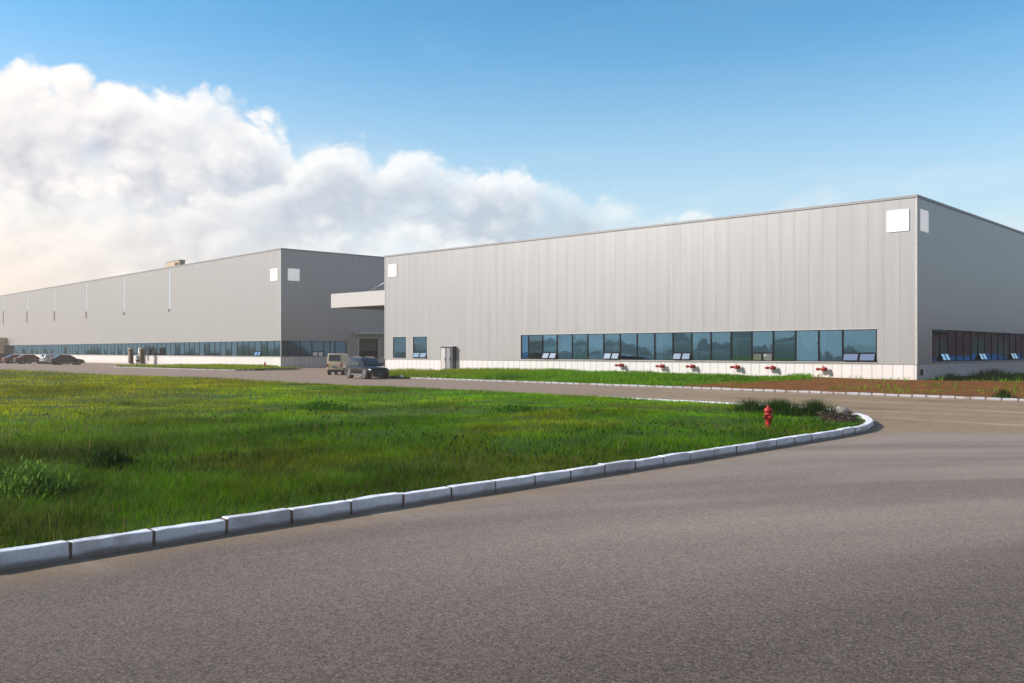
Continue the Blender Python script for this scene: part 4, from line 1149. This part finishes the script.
def cloud(bank, amp, soft, d1, d2, g):
    d = t.math('ADD', t.math('SUBTRACT', bank, el), t.math('MULTIPLY', t.math('SUBTRACT', B, .33), amp))
    d = t.math('ADD', d, t.math('MULTIPLY', t.math('SUBTRACT', big, .5), .06))
    mask = t.mapr(d, -.005, soft)
    belly = t.math('MULTIPLY', t.mapr(d, .010, d1), t.mapr(d, d1*1.4, d2, 1., .15))
    shade = t.math('ADD', t.math('MULTIPLY', belly, g), t.math('MULTIPLY', t.math('SUBTRACT', .5, big), 1.0))
    shade = t.math('ADD', shade, t.math('MULTIPLY', t.math('SUBTRACT', .30, Bs), .35))
    shade = t.math('SUBTRACT', shade, t.math('MULTIPLY', relief, .85), None, True)
    thin = t.mapr(t.math('ADD', big, t.math('MULTIPLY', d, .9)), .38, .58, .42, 1.)
    return t.math('MULTIPLY', mask, thin), shade
m1, s1 = cloud(bank1, .050, .014, .055, .13, .62)
m2, s2 = cloud(bank2, .042, .014, .045, .11, .85)
left = t.mapr(az, -.60, .0, 1., 0.)
low = t.mapr(el, .0, t.mapr(left, 0., 1., .13, .19), 1., 0.)                              # pale air low over the horizon
white = t.mix(left, (8.5,8.7,8.8,1), (9.0,8.6,8.4,1)); grey = t.mix(left, (4.5,5.3,6.3,1), (5.4,5.4,6.0,1)); hazec = t.mix(left, (6.6,7.6,8.1,1), (10.2,8.6,7.0,1))
def ccol(s):
    c = t.mix(s, white, grey); return t.mix(t.math('MULTIPLY', low, t.mapr(left, 0., 1., .70, .90)), c, hazec)
front = t.mapr(t.math('ABSOLUTE', az), .75, 1.5, 1., 0.)           # clear bright sky ahead; unseen sky behind dimmed to keep the side walls dark
wisp = t.noise(t.comb(t.math('MULTIPLY', az, 2.2), t.math('MULTIPLY', el, 9.), 2.), 1.6, 6., .6, .5)
wm = t.math('MULTIPLY', t.mapr(wisp, .52, .80), t.mapr(el, .05, .30, .5, .05))
tint = t.n('ShaderNodeMix', data_type='RGBA', blend_type='MULTIPLY'); tint.inputs[0].default_value = 1.
t.l(sky.outputs[0], tint.inputs[6]); t.l(t.mix(front, (.8,.88,.92,1), (.66,1.44,1.62,1)), tint.inputs[7])
skyc = t.mix(wm, tint.outputs[2], (7.6,8.2,8.6,1))
skyc = t.mix(t.math('MULTIPLY', t.mapr(el, .0, .37, 1., 0.), t.mapr(front, 0., 1., .25, .92)), skyc, hazec)
bank0 = curve(az, [(-3.2,.0),(-1.2,.16)] + [pe(*p) for p in ((-40,110),(100,125),(230,128),(300,136),(400,160),(520,185),(640,215),(740,232),(820,205),(900,215),(960,205),(1010,200),(1060,225))] + [(.8,.04),(3.2,.0)], LO, HI)
d0 = t.math('ADD', t.math('SUBTRACT', bank0, el), t.math('MULTIPLY', t.math('SUBTRACT', big, .52), .16))
m0 = t.math('MULTIPLY', t.mapr(d0, -.01, .06), t.mapr(big, .30, .62, .25, .70))
skyc = t.mix(m0, skyc, t.mix(left, (7.6,8.1,8.6,1), (8.6,8.3,8.2,1)))
c = t.mix(m1, skyc, ccol(s1)); c = t.mix(t.math('MULTIPLY', m2, .95), c, ccol(s2))
oth = t.math('MULTIPLY', t.mapr(t.noise(nz.outputs[0], 2.6, 6., .55), .46, .62), t.mapr(t.math('ABSOLUTE', az), .75, 1.15))
c = t.mix(t.math('MULTIPLY', oth, t.mapr(el, .0, .9, .9, .5)), c, t.mix(t.mapr(az, -.5, .8), (4.6,4.9,5.4,1), (3.0,3.4,3.9,1)))  # out-of-view clouds, greyed to dim the fill on the side walls
t.l(c, bg.inputs[0])

vs = scene.view_settings; vs.view_transform = 'Standard'; vs.look = 'None'; vs.exposure = .27; vs.gamma = 1.; vs.use_curve_mapping = False
scene.render.engine = 'CYCLES'
scene.cycles.max_bounces = 6; scene.cycles.transparent_max_bounces = 12; scene.cycles.caustics_reflective = False; scene.cycles.caustics_refractive = False
